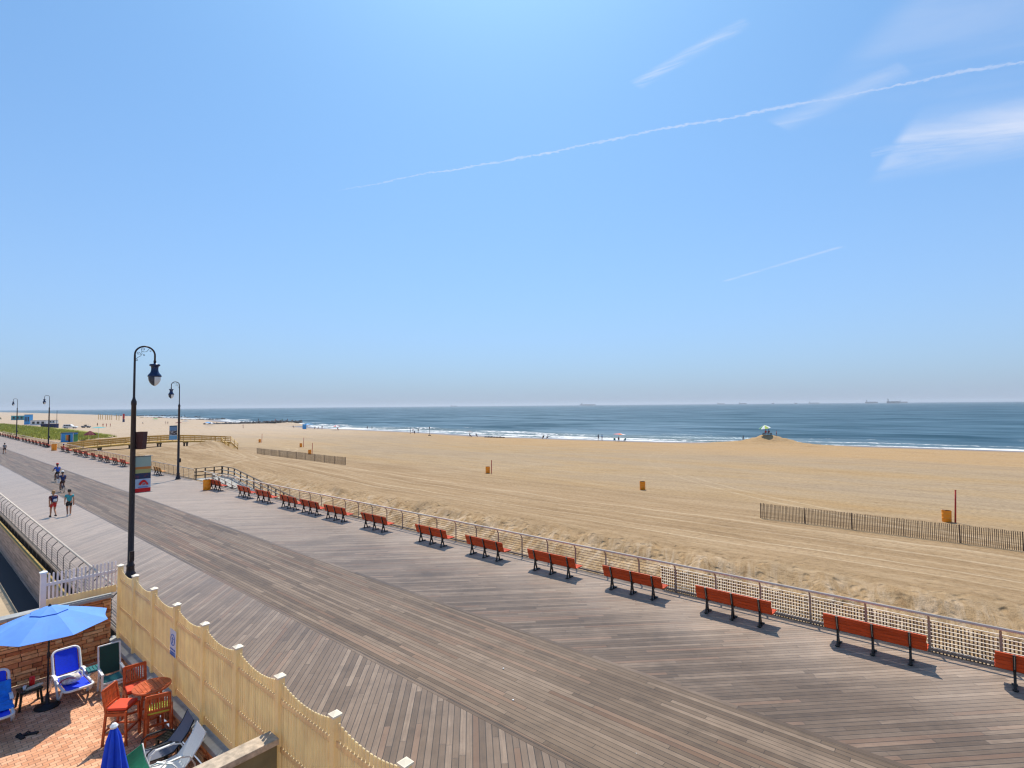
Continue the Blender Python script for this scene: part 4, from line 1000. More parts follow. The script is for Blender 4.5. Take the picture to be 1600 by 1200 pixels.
# high-backed green chair with a white plastic frame
t = thing('highback_chair', 'dark green high-backed chair with a white frame in the wall corner', 'patio chair', (3.88, 17.42, FZ), R(178)); t.scale = (.94,.94,.94)
MB().slab(lambda u, v: Vector((u, -.20-.16*v, .45+.74*v)), [-.22,-.1,.0,.1,.22], [k/6 for k in range(7)], .025).build('backrest', M['greenfab'], t)
MB().slab(lambda u, v: Vector((u, v, .42-.03*math.cos(u*6))), [-.22,-.1,0,.1,.22], [-.20,-.05,.1,.24], .03).build('seat', M['teal_cush'], t)
for x in (-.25, .25):
    MB().bar((x, .27, 0), (x, .25, .62), .042, .05).build('leg', M['white'], t)
    MB().bar((x, -.30, 0), (x, -.20, .45), .042, .05).bar((x, -.20, .43), (x, -.375, 1.21), .035, .035).build('leg', M['white'], t)
    MB().box((x, .03, .63), (.065, .56, .03), bev=.01).build('armrest', M['white'], t)
for z in (.36, .28): MB().bar((-.25, .26, z), (.25, .26, z), .03, .045).build('crossbar', M['white'], t)
MB().bar((-.25,-.375,1.20),(.25,-.375,1.20),.035,.035).build('crossbar', M['white'], t)
t = side_table('side_table', 'white plastic side table left of the green high-backed chair', (3.66, 18.10, FZ), .36, .50, M['teal_cush'], M['white'])
# sandals
for k, (x, y, r_) in enumerate(((2.02, 16.62, 15), (2.20, 16.60, 60))):
    t = thing('sandal', 'black sandal lying %s on the patio bricks' % ('sole up, the left one,' if k == 0 else 'turned aside, the right one,'), 'sandal', (x, y, FZ), R(r_), 'pair of black sandals')
    b = MB(); pts = [(.0,-.13),(.036,-.12),(.04,-.06),(.034,.0),(.046,.07),(.036,.125),(.0,.145),(-.036,.12),(-.046,.07),(-.034,0),(-.04,-.06),(-.036,-.12)]
    lo = [b.bm.verts.new((p[0]*1.15, p[1]*1.1, .002)) for p in pts]; hi = [b.bm.verts.new((p[0]*1.15, p[1]*1.1, .028)) for p in pts]
    b.bm.faces.new(lo[::-1]); b.bm.faces.new(hi)
    for i in range(12): b.bm.faces.new((lo[i], lo[(i+1)%12], hi[(i+1)%12], hi[i]))
    b.build('sole', M['black'], t)
    MB().tube([(-.048,.03,.03),(-.02,.075,.07),(0,.10,.05),(.02,.075,.07),(.048,.03,.03)], .010, 6).build('strap', M['black'], t)
# ------------------------------------------------------------------ people
def skin_obj(name, verts, edges, rad, root, mat, parent, sub=1):
    me = bpy.data.meshes.new(name); me.from_pydata([Vector(v) for v in verts], edges, []); me.materials.append(mat)
    o = bpy.data.objects.new(name, me); COL.objects.link(o)
    if parent: o.parent = parent
    m = o.modifiers.new('skin', 'SKIN'); m.use_smooth_shade = True; m.branch_smoothing = .3
    if not me.skin_vertices: me.skin_vertices.new() if hasattr(me.skin_vertices, 'new') else None
    for i, d in enumerate(me.skin_vertices[0].data):
        r = rad[i]; d.radius = (r, r) if not isinstance(r, tuple) else r
        d.use_root = (i == root)
    if sub: s = o.modifiers.new('subdivision', 'SUBSURF'); s.levels = sub; s.render_levels = sub
    return o
POSE = {  # joints, facing +Y; l/r arms and legs
 'walk':   dict(pel=.93, lean=.03, lk=(-.09,.16,.50), la=(-.09,.20,.09), rk=(.09,.06,.50), ra=(.09,-.26,.16), le=(-.225,-.10,1.12), lw=(-.215,-.05,.87), re=(.225,.03,1.12), rw=(.205,.17,.90)),
 'walk2':  dict(pel=.93, lean=.02, lk=(-.09,.05,.49), la=(-.10,-.22,.13), rk=(.09,.14,.50), ra=(.09,.18,.09), le=(-.225,.02,1.12), lw=(-.21,.14,.90), re=(.225,-.09,1.12), rw=(.225,-.05,.87)),
 'stand':  dict(pel=.93, lean=.0, lk=(-.10,.02,.49), la=(-.11,-.02,.08), rk=(.10,.02,.49), ra=(.11,-.02,.08), le=(-.25,-.02,1.13), lw=(-.26,.06,.89), re=(.25,-.02,1.13), rw=(.25,.08,.90)),
 'sit':    dict(pel=.46, lean=-.08, lk=(-.11,.44,.47), la=(-.11,.50,.07), rk=(.11,.44,.47), ra=(.11,.48,.07), le=(-.27,.06,.68), lw=(-.20,.28,.55), re=(.27,.06,.68), rw=(.20,.28,.55)),
 'ride':   dict(pel=.98, lean=.32, lk=(-.11,.36,.72), la=(-.11,.20,.32), rk=(.11,.34,.92), ra=(.11,.22,.52), le=(-.27,.42,1.12), lw=(-.26,.62,1.08), re=(.27,.42,1.12), rw=(.26,.62,1.08)),
}
def person(label, loc, rz, pose, skin, shirt, shorts, hair, fine=True, cap=None, group=None, h=1.0, longhair=False, shirt_len=1.0):
    P = POSE[pose]; t = thing('person', label, 'person', loc, rz, group); t.scale = (h,)*3
    z0 = P['pel']; ln = P['lean']
    def up(dz, k=1.0): return (0, ln*dz*1.0*k + 0, z0+dz)
    pel, waist, chest, neck = up(0), up(.19), up(.40), up(.56)
    hd1, hd2 = (0, neck[1]+.02, neck[2]+.09), (0, neck[1]+.03, neck[2]+.19)
    sh = lambda s: (s*.175, chest[1]+.0, chest[2]+.075)
    V = [pel, waist, chest, neck, hd1, hd2]; rad = [(.125,.10), (.118,.088), (.145,.10), .052, (.075,.088), (.07,.085)]
    E = [(0,1),(1,2),(2,3),(3,4),(4,5)]
    def add(p, r, par): V.append(p); rad.append(r); E.append((par, len(V)-1)); return len(V)-1
    hands = []
    for s, el, wr, kn, an in ((-1, P['le'], P['lw'], P['lk'], P['la']), (1, P['re'], P['rw'], P['rk'], P['ra'])):
        a = add(sh(s), .058, 2); a = add(el, .042, a); a = add(wr, .030, a)
        d = (Vector(wr)-Vector(el)).normalized(); hp = Vector(wr)+d*.075; a = add(tuple(hp), (.040,.022), a)
        if fine:
            sdv = d.cross(Vector((0,1,0) if abs(d.y) < .8 else (0,0,1))).normalized()
            for k, L in enumerate((.070,.082,.076,.060)):
                q = hp + d*.035 + sdv*(.027-.018*k); f1 = add(tuple(q), .0095, a); f2 = add(tuple(q+d*L*.5), .009, f1); add(tuple(q+d*L*.85+Vector((0,.022,0))), .008, f2)
            q = hp - d*.02 + sdv*.045; f1 = add(tuple(q), .011, a); add(tuple(q+d*.045+sdv*.018), .009, f1)
        b_ = add((s*.09, pel[1], pel[2]-.05), .092, 0); k_ = add(kn, .058, b_)
        cm = tuple(lerp(kn[i], an[i], .35) - (.03 if i == 1 else 0) for i in range(3)); c_ = add(cm, .056, k_); n_ = add(an, .038, c_)
        add((an[0], an[1]+.14, max(.03, an[2]-.05)), (.04,.028), n_)
    body = skin_obj('body', V, E, rad, 0, skin, t, 2 if fine else 1)
    # clothing
    sv = [up(.02 if shirt_len >= 1 else .14), waist, chest, up(.50), sh(-1), tuple(lerp(sh(-1)[i], P['le'][i], .55) for i in range(3)), sh(1), tuple(lerp(sh(1)[i], P['re'][i], .55) for i in range(3))]
    skin_obj('shirt', sv, [(0,1),(1,2),(2,3),(2,4),(4,5),(2,6),(6,7)], [(.148,.122), (.145,.118), (.178,.138), (.105,.092), .082, .070, .082, .070], 1, shirt, t, 1)
    hp_ = lambda s: (s*.09, pel[1], pel[2]-.05)
    tv = [up(.12), pel, hp_(-1), tuple(lerp(hp_(-1)[i], P['lk'][i], .62) for i in range(3)), hp_(1), tuple(lerp(hp_(1)[i], P['rk'][i], .62) for i in range(3))]
    skin_obj('shorts', tv, [(0,1),(1,2),(2,3),(1,4),(4,5)], [(.135,.108), (.150,.118), .108, .098, .108, .098], 1, shorts, t, 1)
    for s, an in ((-1, P['la']), (1, P['ra'])):
        MB().box((an[0], an[1]+.055, max(.045, an[2]-.045)), (.095, .26, .085), bev=.03).build('shoe', M['c_white' if 'white shoes' in label else 'black'], t)
    if fine or hair:
        b = MB(); c = Vector((0, hd2[1]-.012, hd2[2]+.0)); rows = []
        b.lathe([(0,.125),(.05,.117),(.085,.085),(.102,.035),(.104,-.02),(.088,-.07),(.05,-.095 if not longhair else -.20),(0,-.10 if not longhair else -.26)], 12, tuple(c))
        for v in b.bm.verts:
            if v.co.y > c.y+.055: v.co.y = c.y+.055 + (0 if v.co.z < c.z+.05 else .02)
        b.build('hair', hair, t, smooth=True)
    if cap:
        b = MB().lathe([(0,.145),(.06,.135),(.10,.10),(.116,.045),(.118,.02),(.10,.02),(0,.05)], 14, (0, hd2[1], hd2[2]+.015)); b.box((0, hd2[1]+.14, hd2[2]+.045), (.13,.11,.012)); b.build('hat', cap, t, smooth=True)
    if fine:
        fc = MB()
        for s in (-1, 1): fc.lathe([(0,.012),(.013,0),(0,-.012)], 8, (s*.033, hd1[1]+.090, hd1[2]+.045))
        fc.box((0, hd1[1]+.092, hd1[2]-.03), (.05,.012,.012)); fc.build('eyes_and_mouth', M['hair'], t)
        fn = MB().bar((0, hd1[1]+.080, hd1[2]+.05), (0, hd1[1]+.112, hd1[2]+.008), .022, .02)
        for s in (-1, 1): fn.box((s*.082, hd1[1]-.005, hd1[2]+.03), (.018,.03,.055), bev=.006)
        fn.build('nose_and_ears', skin, t)
    return t
wk = person('person walking away with blond ponytail, dark patterned top, backpack and red shorts', (6.95, 46.45, 0), R(4), 'walk', M['skin'], M['c_maroon'], M['c_red'], M['blond'], True, None, None, .99, True)
t = thing('backpack', 'dark blue and white backpack worn by the walker with the ponytail', 'backpack', (6.98, 46.30, 1.05), R(4))
MB().box((0, -.05, .14), (.27, .15, .36), bev=.05).build('pack', M['c_navy'], t); MB().box((.02, -.135, .10), (.20, .05, .17), bev=.02).build('pocket', M['c_white'], t)
for x in (-.10, .10): MB().tube([(x,.0,.0),(x,.10,.12),(x,.16,.26),(x,.06,.36),(x,.0,.30)], .017, 6).build('strap', M['c_navy'], t)
person('person walking away in a teal shirt and black shorts with white shoes', (7.72, 46.1, 0), R(-3), 'walk2', M['skin'], M['c_teal'], M['c_black'], M['hair'], True, None, None, 1.0, False, 1.0)
person('distant person in dark clothes walking at the left edge of the photo', (11.6, 119.5, 0), R(10), 'walk', M['skin'], M['c_grey'], M['c_black'], M['hair'], False)

def bicycle(label, loc, rz):
    t = thing('bicycle', label, 'bicycle', loc, rz)
    for y in (-.52, .54):
        w_ = MB().tube([(0, y+.33*math.cos(a*math.pi/14), .345+.33*math.sin(a*math.pi/14)) for a in range(29)], .018, 6, False).build('wheel', M['black'], t)
        s = MB().tube([(-.04,y,.345),(.04,y,.345)], .02, 6)
        for k in range(10): a = k*math.pi/5; s.tube([(0,y,.345),(0,y+.32*math.cos(a),.345+.32*math.sin(a))], .0025, 3)
        s.build('spokes', M['chrome'], w_)
    f = MB().tube([(0,-.10,.30),(0,-.18,.85)], .018, 6).tube([(0,-.10,.30),(0,.40,.82)], .018, 6).tube([(0,-.17,.74),(0,.38,.86)], .016, 6).tube([(0,-.52,.345),(0,-.10,.30)], .012, 6).tube([(0,-.52,.345),(0,-.17,.76)], .012, 6)
    f.build('frame', M['c_navy'], t)
    MB().tube([(0,.54,.345),(0,.43,.68),(0,.38,.98)], .016, 6).build('fork', M['chrome'], t)
    MB().tube([(-.30,.30,1.04),(-.16,.40,1.05),(0,.40,1.0),(.16,.40,1.05),(.30,.30,1.04)], .013, 6).build('handlebar', M['chrome'], t)
    MB().box((0,-.21,.90), (.17,.26,.07), bev=.03).build('saddle', M['black'], t)
    MB().tube([(0,-.10,.30),(.10,-.10,.30),(.10,.02,.42)], .012, 6).tube([(0,-.10,.30),(-.10,-.10,.30),(-.10,-.22,.18)], .012, 6).build('crank', M['chrome'], t)
    return t
for x, y, a, lb, lp, sh, sk, cp in ((9.5,59.7,3,'bicycle of the rider in the white hat, nearer the camera','cyclist in a navy shirt and white hat riding away, nearer of two','c_navy','c_brown','c_white'),
                       (10.5,68.6,6,'bicycle of the rider in the red cap, farther away','cyclist in a blue shirt and red cap riding away, farther of two','c_blue','c_black','c_red')):
    bicycle(lb, (x, y, 0), R(a))
    person(lp, (x+.19*math.sin(R(a)), y-.19*math.cos(R(a)), -.02), R(a), 'ride', M['skin_d'], M[sh], M[sk], M['hair'], True, M[cp])
t = thing('tote_bag', 'pale checked bag slung at the left side of the nearer cyclist', 'bag', (9.20, 59.55, .98), R(3)); MB().box((0,0,0), (.16,.30,.34), bev=.04).build('body', M['bag'], t); MB().tube([(0,-.1,.15),(.06,-.02,.30),(.14,.05,.36)], .012, 6).build('strap', M['c_white'], t)
person('person in red and blue sitting on a bench by the distant orange barrel', (18.62, 116.6, .0), R(-90), 'sit', M['skin'], M['c_red'], M['c_blue'], M['hair'], False, M['c_blue'])

# ------------------------------------------------------------------ figures and umbrellas on the beach
BG = 'bathers on the far sand'
def bather(x, y, pose, a, top, bot, label, sk='skin', dz=0.0):
    return person(label, (x, y, max(beach_h(x, y), SEA-.35)+dz), R(a), pose, M[sk], M[top], M[bot], M['hair'], False, None, BG)
def beach_umbrella(label, x, y, r, h, mats, tilt=(0,0), z=None, flat=.30):
    t = thing('beach_umbrella', label, 'beach umbrella', (x, y, (beach_h(x,y) if z is None else z))); t.rotation_euler = (tilt[0], tilt[1], .3)
    MB().tube([(0,0,-.2),(0,0,h)], .022, 6).build('pole', M['c_white'], t)
    n = 8
    if len(mats) == 1:
        canopy(.02, r, h, h-flat*r, 0, .06).build('canopy', M[mats[0]], t)
    else:
        for k in range(n):
            a0, a1 = 2*math.pi*k/n, 2*math.pi*(k+1)/n
            MB().slab(lambda f, q: Vector((r*f*math.cos(lerp(a0,a1,q)), r*f*math.sin(lerp(a0,a1,q)), h-flat*r*f**1.3)), [.02,.25,.5,.75,1], [0,.33,.66,1], .012).build('canopy_panel', M[mats[k % len(mats)]], t)
    return t
def beach_chair(label, x, y, a, mat, z=None):
    t = thing('beach_chair', label, 'beach chair', (x, y, beach_h(x,y) if z is None else z), R(a))
    MB().slab(lambda u, v: Vector((u, -.15-.35*v, .28+.62*v)), [-.26,0,.26], [0,.5,1], .02).build('backrest', M[mat], t)
    MB().slab(lambda u, v: Vector((u, v, .28+.1*v)), [-.26,0,.26], [-.15,.1,.35], .02).build('seat', M[mat], t)
    for x_ in (-.27, .27): MB().tube([(x_,.35,0),(x_,-.1,.5),(x_,-.45,.85)], .014, 5).tube([(x_,-.4,0),(x_,.1,.5),(x_,.3,.5)], .014, 5).build('leg', M['chrome'], t)
    return t
# orange and white umbrella group
beach_umbrella('orange and white beach umbrella by the surf with chairs beneath', 134.2, 74.5, 1.75, 2.25, ['c_orange','c_white','c_orange','c_pink'], (R(3),R(2)), flat=.18)
beach_chair('teal beach chair under the left side of the orange umbrella', 133.4, 75.6, -60, 'c_teal'); beach_chair('teal beach chair under the right side of the orange umbrella', 135.1, 73.3, -30, 'c_teal')
bather(134.0, 74.6, 'sit', -70, 'c_maroon', 'c_navy', 'person in maroon sitting beneath the orange and white umbrella', 'skin_d')
beach_umbrella('red and white beach umbrella before the surf, second bright umbrella from the jetty', 125.1, 208.6, 1.8, 2.1, ['c_red','c_white'], flat=.25)
bather(125.4, 207.6, 'sit', -60, 'c_red', 'c_black', 'person sitting under the red and white umbrella near the surf')
# blue shade tent
t = thing('shade_tent', 'blue open-sided shade tent near the end of the jetty', 'tent', (125.1, 232.7, beach_h(125,232.7)))
MB().slab(lambda u, v: Vector((u, v, 2.5-.25*(u*u+v*v)/4)), [-1.8,-.9,0,.9,1.8], [-1.8,-.9,0,.9,1.8], .03).build('roof', M['c_sky'], t)
MB().slab(lambda u, v: Vector((-1.75, u, v)), [-1.75,0,1.75], [0,1,2.3], .03).build('side_wall', M['c_sky'], t)
for x in (-1.7,1.7):
    for y in (-1.7,1.7): MB().tube([(x,y,-.1),(x,y,2.3)], .03, 6).build('pole', M['c_white'], t)
sit_ = [(126.9,229.6,'sit','c_black','c_black','person in black seated right of the blue shade tent'),(127.8,227.9,'sit','c_maroon','c_navy','person in maroon seated second right of the blue shade tent'),
 (128.2,225.6,'stand','c_navy','c_black','person standing right of the seated pair by the blue tent'),
 (123.9,124.5,'sit','c_black','c_navy','dark seated figure under the small grey umbrella by the surf'),(125.0,122.6,'sit','c_brown','c_black','figure crouching right of the small grey umbrella'),
 (129.2,97.9,'sit','c_black','c_black','person in black seated by the surf, left one of a pair'),(129.9,96.7,'sit','c_grey','c_navy','person in grey seated by the surf, right one of a pair'),
 (137.0,83.1,'stand','c_navy','c_black','child standing at the wet edge left of the orange umbrella, farther'),(137.6,82.2,'stand','c_sky','c_navy','child in light blue standing at the wet edge left of the orange umbrella'),
 (125.9,158.2,'stand','c_black','c_navy','dark figure bending at the water left of the tall sign pole, left one'),(124.0,153.4,'sit','c_navy','c_black','figure sitting at the water left of the tall sign pole, right one'),
 (132.9,165.3,'stand','c_red','c_navy','bather in red standing in the swash, farther left of the sign pole'),(134.2,163.7,'stand','c_black','c_black','bather in black standing in the swash beside the one in red'),
 (148.2,219.1,'stand','c_navy','c_black','wader in the white surf, left of two'),(149.4,217.0,'stand','c_brown','c_black','wader in the white surf, right of two'),
 (128.7,254.0,'sit','c_navy','c_black','dark seated figure between the jetty and the blue tent'),(162.5,49.2,'stand','c_brown','c_navy','lone bather in the shallows left of the lifeguard mound'),
 (105.6,365.6,'walk','c_black','c_brown','distant walker on the sand above the banner of the railing lamp, left one'),(106.3,364.2,'walk2','c_brown','c_black','distant walker on the sand above the banner of the railing lamp, right one'),
 (97.8,381,'sit','c_grey','c_black','far seated figure on the sand right of the nearest lamp pole'),(109.4,265.6,'walk','c_red','c_grey','far person crossing the sand beyond the stair of the walkover'),
 (69.4,338,'stand','c_red','c_red','far person in red, left of three on the open sand'),(70.4,336,'stand','c_pink','c_red','far person in pink, middle of three on the open sand'),(71.6,334,'stand','c_red','c_maroon','far person in dark red, right of three on the open sand'),
 (70.1,353.3,'stand','c_brown','c_black','far dark figure standing left of the three in red')]
for i, (x, y, ps, a, b_, lb) in enumerate(sit_): bather(x, y, ps, (i*67) % 360, a, b_, lb, 'skin' if i % 3 else 'skin_d')
beach_umbrella('small dark grey beach umbrella over a seated figure by the surf', 123.8, 124.6, 1.3, 2.0, ['c_grey'], (R(6),0))
beach_umbrella('small red beach umbrella far out on the sand behind the railing lamp', 101.8, 331, 1.9, 1.9, ['c_maroon'])
beach_umbrella('small blue beach umbrella near the far jetty, left of a pair', 115, 325.7, 1.7, 1.9, ['c_sky']); beach_umbrella('small navy beach umbrella near the far jetty, right of a pair', 111.7, 312, 1.9, 1.9, ['c_navy','c_white'])
beach_umbrella('grey beach umbrella on the sand above the railing lamp banner', 121.9, 383.2, 2.2, 1.9, ['c_grey']); beach_umbrella('far green beach umbrella left of the nearest lamp pole', 134.8, 491.7, 2.4, 1.9, ['c_green'])
t = thing('signpost', 'tall thin sign pole standing at the edge of the surf', 'sign', (118.9, 139.0, beach_h(118.9,139)))
MB().tube([(0,0,-.3),(0,0,2.9)], .06, 6).build('pole', M['black'], t); MB().lathe([(0,-.3),(.16,-.3),(.16,.3),(0,.3)], 10, (0,0,2.75)).build('sign_head', M['black'], t); MB().box((0,0,.1), (.7,.7,.3), bev=.05).build('base', M['iron'], t)
for k in range(7):
    x = 125.3+.25*k; y = 118.5-1.05*k; o = MB().lathe([(0,-.05),(.45,0),(.52,.22),(.35,.42),(.12,.46),(0,.46)], 8).build('boulder', M['rock']); o.location = (x, y, beach_h(x,y)-.05); o.rotation_euler = (0,.1*(k%3),k*1.3); o.scale = (1,1,.8+.12*(k%3))
    tag(o, 'low dark boulder in the line right of the grey umbrella, %s from the left' % ['first','second','third','fourth','fifth','sixth','last'][k], 'boulder', 'dark boulders in a line at the surf edge')
# lifeguard post on its mound
mx, my = 144.3, 37.8; mz = beach_h(mx, my)
t = thing('lifeguard_chair', 'dark lifeguard chair on top of the sand mound by the water', 'lifeguard chair', (mx, my, mz-.12), R(-60))
for x in (-.9, .9):
    for y in (-.5, .5): MB().bar((x*1.1, y*1.25, 0), (x*.95, y*.8, .85), .10, .10).build('leg', M['timber_d'], t)
MB().box((0,0,.80), (2.0,.95,.10)).build('seat', M['timber_d'], t)
for z in (.25,.52): MB().bar((-1,.55,z), (1,.55,z), .07, .10).build('step', M['timber_d'], t)
for dx, dy, ps, a, b_, lb in ((-.35,.25,'sit','c_red','c_red','lifeguard in red seated on the chair, left one'), (.32,-.30,'sit','c_maroon','c_black','lifeguard in dark red seated on the chair, right one')):
    person(lb, (mx+dx, my+dy, mz+.30), R(-60), ps, M['skin_d'], M[a], M[b_], M['hair'], False, None, BG)
beach_umbrella('green and white umbrella over the lifeguard chair', mx-.2, my+.2, 1.35, 2.75, ['c_lime','c_white','c_green','c_white'], (R(-8), R(-8)), mz, .55)
person('person in pink and black standing right of the lifeguard chair', (mx+1.0, my-1.9, beach_h(mx+1.0,my-1.9)-.02), R(200), 'stand', M['skin'], M['c_pink'], M['c_black'], M['hair'], False, None, BG, .8)
# ------------------------------------------------------------------ dune grass and far shore
M['grass'] = mk('dune_grass', (.34,.34,.045), .75, 0, .45, .6); M['grassbase'] = mk('grassy_sand', (.32,.28,.07), .9, 0, .3, .25)
def in_grass(x, y):
    lo = interp([(160,29.5),(170,26),(188,22.5),(400,22)], y) + NZ.noise(Vector((y*.1,0,3)))*1.2; hi = interp([(160,30),(176,37),(191,42),(230,44),(270,45),(335,42),(385,35)], y) + NZ.noise(Vector((y*.08,5,3)))*1.5
    return lo < x < hi and 162 < y < 385
def gz(x, y): return beach_h(x, y) + .30 + .28*NZ.noise(Vector((x*.12, y*.05, 1)))
g = MB(); ys = [162+k*4 for k in range(57)]
g.grid(lambda f, y: Vector((lerp(interp([(160,29.5),(170,26),(188,22.5),(400,22)], y), interp([(160,30),(176,37),(191,42),(230,44),(270,45),(335,42),(386,35)], y), f), y, gz(lerp(24,42,f), y)-.12 if .02 < f < .98 else beach_h(24, y)-.2)), [0,.02,.15,.3,.45,.6,.75,.9,.98,1], ys)
tag(g.build('grass_mat', M['grassbase'], smooth=True), kind='structure')
b = MB(); rg = random.Random(3); cnt = 0
while cnt < 5200:
    y = 162+220*rg.random()**1.5; x = rg.uniform(20, 46)
    if not in_grass(x, y): continue
    cnt += 1; z = gz(x, y)-.15; hh = rg.uniform(.35, .85); s = 1+(y-160)/160
    for k in range(4):
        a = rg.uniform(0, 6.28); w_ = .07*s; tx, ty = .32*math.cos(a), .32*math.sin(a)
        p = Vector((x+tx*.5, y+ty*.5, z)); q = Vector((-math.sin(a)*w_, math.cos(a)*w_, 0))
        v0, v1, v2 = b.bm.verts.new(p-q), b.bm.verts.new(p+q), b.bm.verts.new(p+Vector((tx, ty, hh))); b.bm.faces.new((v0, v1, v2))
tag(b.build('dune_grass', M['grass']), kind='stuff')
M['scrub'] = mk('dune_scrub', (.075,.072,.042), .9, 0, .4, .08)
b = MB()
for k in range(520):
    y = rg.uniform(640, 3300); x = interp([(640,15),(1500,15),(3300,20)], y)+rg.uniform(-60, 55)*(.5+y/2500); z = beach_h(x, y) if x > 19 else -1.5; r_ = rg.uniform(5, 13)*(.6+y/2000)
    b.lathe([(r_,-.6),(r_*.9,r_*.16),(r_*.55,r_*.34),(r_*.2,r_*.42),(0,r_*.43)], 7, (x, y, z), rg.random()*6)
for v in b.bm.verts: v.co += Vector((NZ.noise(v.co*.3), NZ.noise(v.co*.31+Vector((5,0,0))), .6*NZ.noise(v.co*.4)))*1.2
tag(b.build('dune_scrub', M['scrub'], smooth=True), kind='stuff')
# ------------------------------------------------------------------ huts, vehicles and stores on the sand
def P3(x, y): return (x, y, beach_h(x, y))
t = thing('beach_hut', 'bright blue hut with a painted panel beside the start of the walkover', 'hut', (26.3, 158.5, beach_h(26.3,158.5)-.1), R(-40)); t.scale = (.66,.66,.85)
MB().box((0,0,1.25), (3.7,2.6,2.6)).build('wall', M['c_sky'], t); MB().box((0,0,2.62), (4.1,3.0,.14)).build('roof', M['c_navy'], t)
MB().box((.1,-1.33,1.35), (.62,.06,1.5)).build('painted_panel', M['c_orange'], t); MB().box((-.35,-1.33,1.35), (.30,.06,1.5)).build('painted_panel', M['c_lime'], t); MB().box((.72,-1.33,1.15), (.55,.06,1.9)).build('door', M['black'], t)
for x in (-1.9,1.9): MB().box((x,-1.33,1.3), (.14,.08,2.7)).build('corner_post', M['c_white'], t)
MB().box((1.9,0,1.2), (.10,2.2,2.0)).build('side_panel', M['c_green'], t)
beach_umbrella('dark red beach umbrella right of the blue hut', 29.8, 157.0, 1.35, 2.5, ['c_maroon'], flat=.75)
beach_umbrella('flat pale teal umbrella behind the walkover, right of the red one', 31.6, 158.0, 1.5, 3.3, ['c_teal'], flat=.12)
for k, (x, y, a, b_, lb) in enumerate(((27.6,137.0,'c_orange','c_navy','person in orange sitting on the sand behind the walkover rail, leftmost'), (29.6,135.5,'c_red','c_black','person in red sitting on the sand behind the walkover rail'), (31.6,135.0,'c_white','c_navy','person in white sitting on the sand behind the walkover rail'))): bather(x, y, 'sit', -120+40*k, a, b_, lb)
def vehicle(name, label, cat, loc, rz, L, wd, ht, body, open_top=False):
    t = thing(name, label, cat, loc, rz); b = MB()
    prof = [(-L/2,.42),(-L/2,.95),(-L*.47,1.0),(L*.20,1.02),(L*.46,.92),(L/2,.80),(L/2,.42)]
    lo = [b.bm.verts.new((x, -wd/2, z)) for x, z in prof]; hi = [b.bm.verts.new((x, wd/2, z)) for x, z in prof]; n = len(prof)
    b.bm.faces.new(lo); b.bm.faces.new(hi[::-1])
    for i in range(n): b.bm.faces.new((lo[i], hi[i], hi[(i+1)%n], lo[(i+1)%n]))
    b.build('body', body, t)
    if not open_top:
        c = MB(); q = [(-L*.47,1.0),(-L*.44,ht),(L*.06,ht),(L*.21,1.02)]
        a = [[c.bm.verts.new((x, s*(wd/2-.06 if z < 1.1 else wd/2-.16), z)) for x, z in q] for s in (-1, 1)]
        c.bm.faces.new(a[0]); c.bm.faces.new(a[1][::-1])
        for i in range(4): c.bm.faces.new((a[0][i], a[1][i], a[1][(i+1)%4], a[0][(i+1)%4]))
        cb = c.build('cabin', body, t)
        for s in (-1, 1):
            for x0, x1 in ((-.40,-.28),(-.25,-.10),(-.07,.07)): MB().box(((x0+x1)/2*L, s*(wd/2-.10), (1.08+ht)/2), ((x1-x0)*L, .06, (ht-1.2)*.75)).build('window', M['black'], cb)
    else:
        for x in (-.6,.6): MB().tube([(x,-wd/2+.1,.9),(x,-wd/2+.2,1.8),(x,wd/2-.2,1.8),(x,wd/2-.1,.9)], .04, 6).build('roll_bar', M['black'], t)
        MB().box((-.2,0,1.1), (.6,1.0,.7)).build('seat', M['black'], t)
    for x in (-L*.32, L*.32):
        for s in (-1, 1):
            wh = MB(); wh.tube([(x, s*(wd/2-.22), .38), (x, s*(wd/2+.01), .38)], .38, 14); w_ = wh.build('wheel', M['black'], t); MB().tube([(x, s*(wd/2), .38), (x, s*(wd/2+.03), .38)], .20, 10).build('rim', M['chrome'], w_)
    return t
vehicle('parked_car', 'white off-road car parked on the sand beyond the grass', 'car', P3(54.3,326), R(-36), 5.6, 2.0, 1.95, M['c_white'])
vehicle('beach_buggy', 'small grey open buggy on the sand right of the white car', 'buggy', P3(60.8,329), R(-40), 3.6, 1.6, 1.7, M['c_grey'], True)
def block(name, label, cat, x, y, rz, w_, d_, h_, mat, roof, extra=None):
    t = thing(name, label, cat, (x, y, beach_h(x,y)-.1), rz); MB().box((0,0,h_/2), (w_,d_,h_)).build('body', mat, t); MB().box((0,0,h_+.06), (w_*1.05,d_*1.08,.14)).build('roof', roof, t)
    for k in range(3): MB().box((w_*(-.3+.3*k), -d_/2-.02, h_*.55), (w_*.16,.06,h_*.45)).build('window' if k != 1 else 'door', M['black'], t)
    return t
block('trailer', 'long dark blue trailer at the far edge of the grass', 'trailer', 48.9, 341, R(-42), 6.5, 2.3, 2.1, M['c_navy'], M['c_brown'])
block('store_container', 'white and grey container behind the dark trailer', 'container', 54.6, 412, R(-42), 8.2, 2.6, 2.9, M['c_white'], M['c_grey'])
block('watch_tower', 'narrow grey blue tower hut at the far left', 'tower', 52.8, 438, R(-42), 3.0, 2.6, 6.2, M['c_sky'], M['c_grey'])
block('beach_pavilion', 'distant low teal pavilion left of the grey tower', 'pavilion', 71.5, 641, R(-42), 10.5, 5, 4.0, M['c_teal'], M['c_white'])
block('beach_shelter', 'tiny distant white shelter behind the container', 'shelter', 66.5, 455, R(-42), 5.2, 3, 2.2, M['c_white'], M['c_brown'])
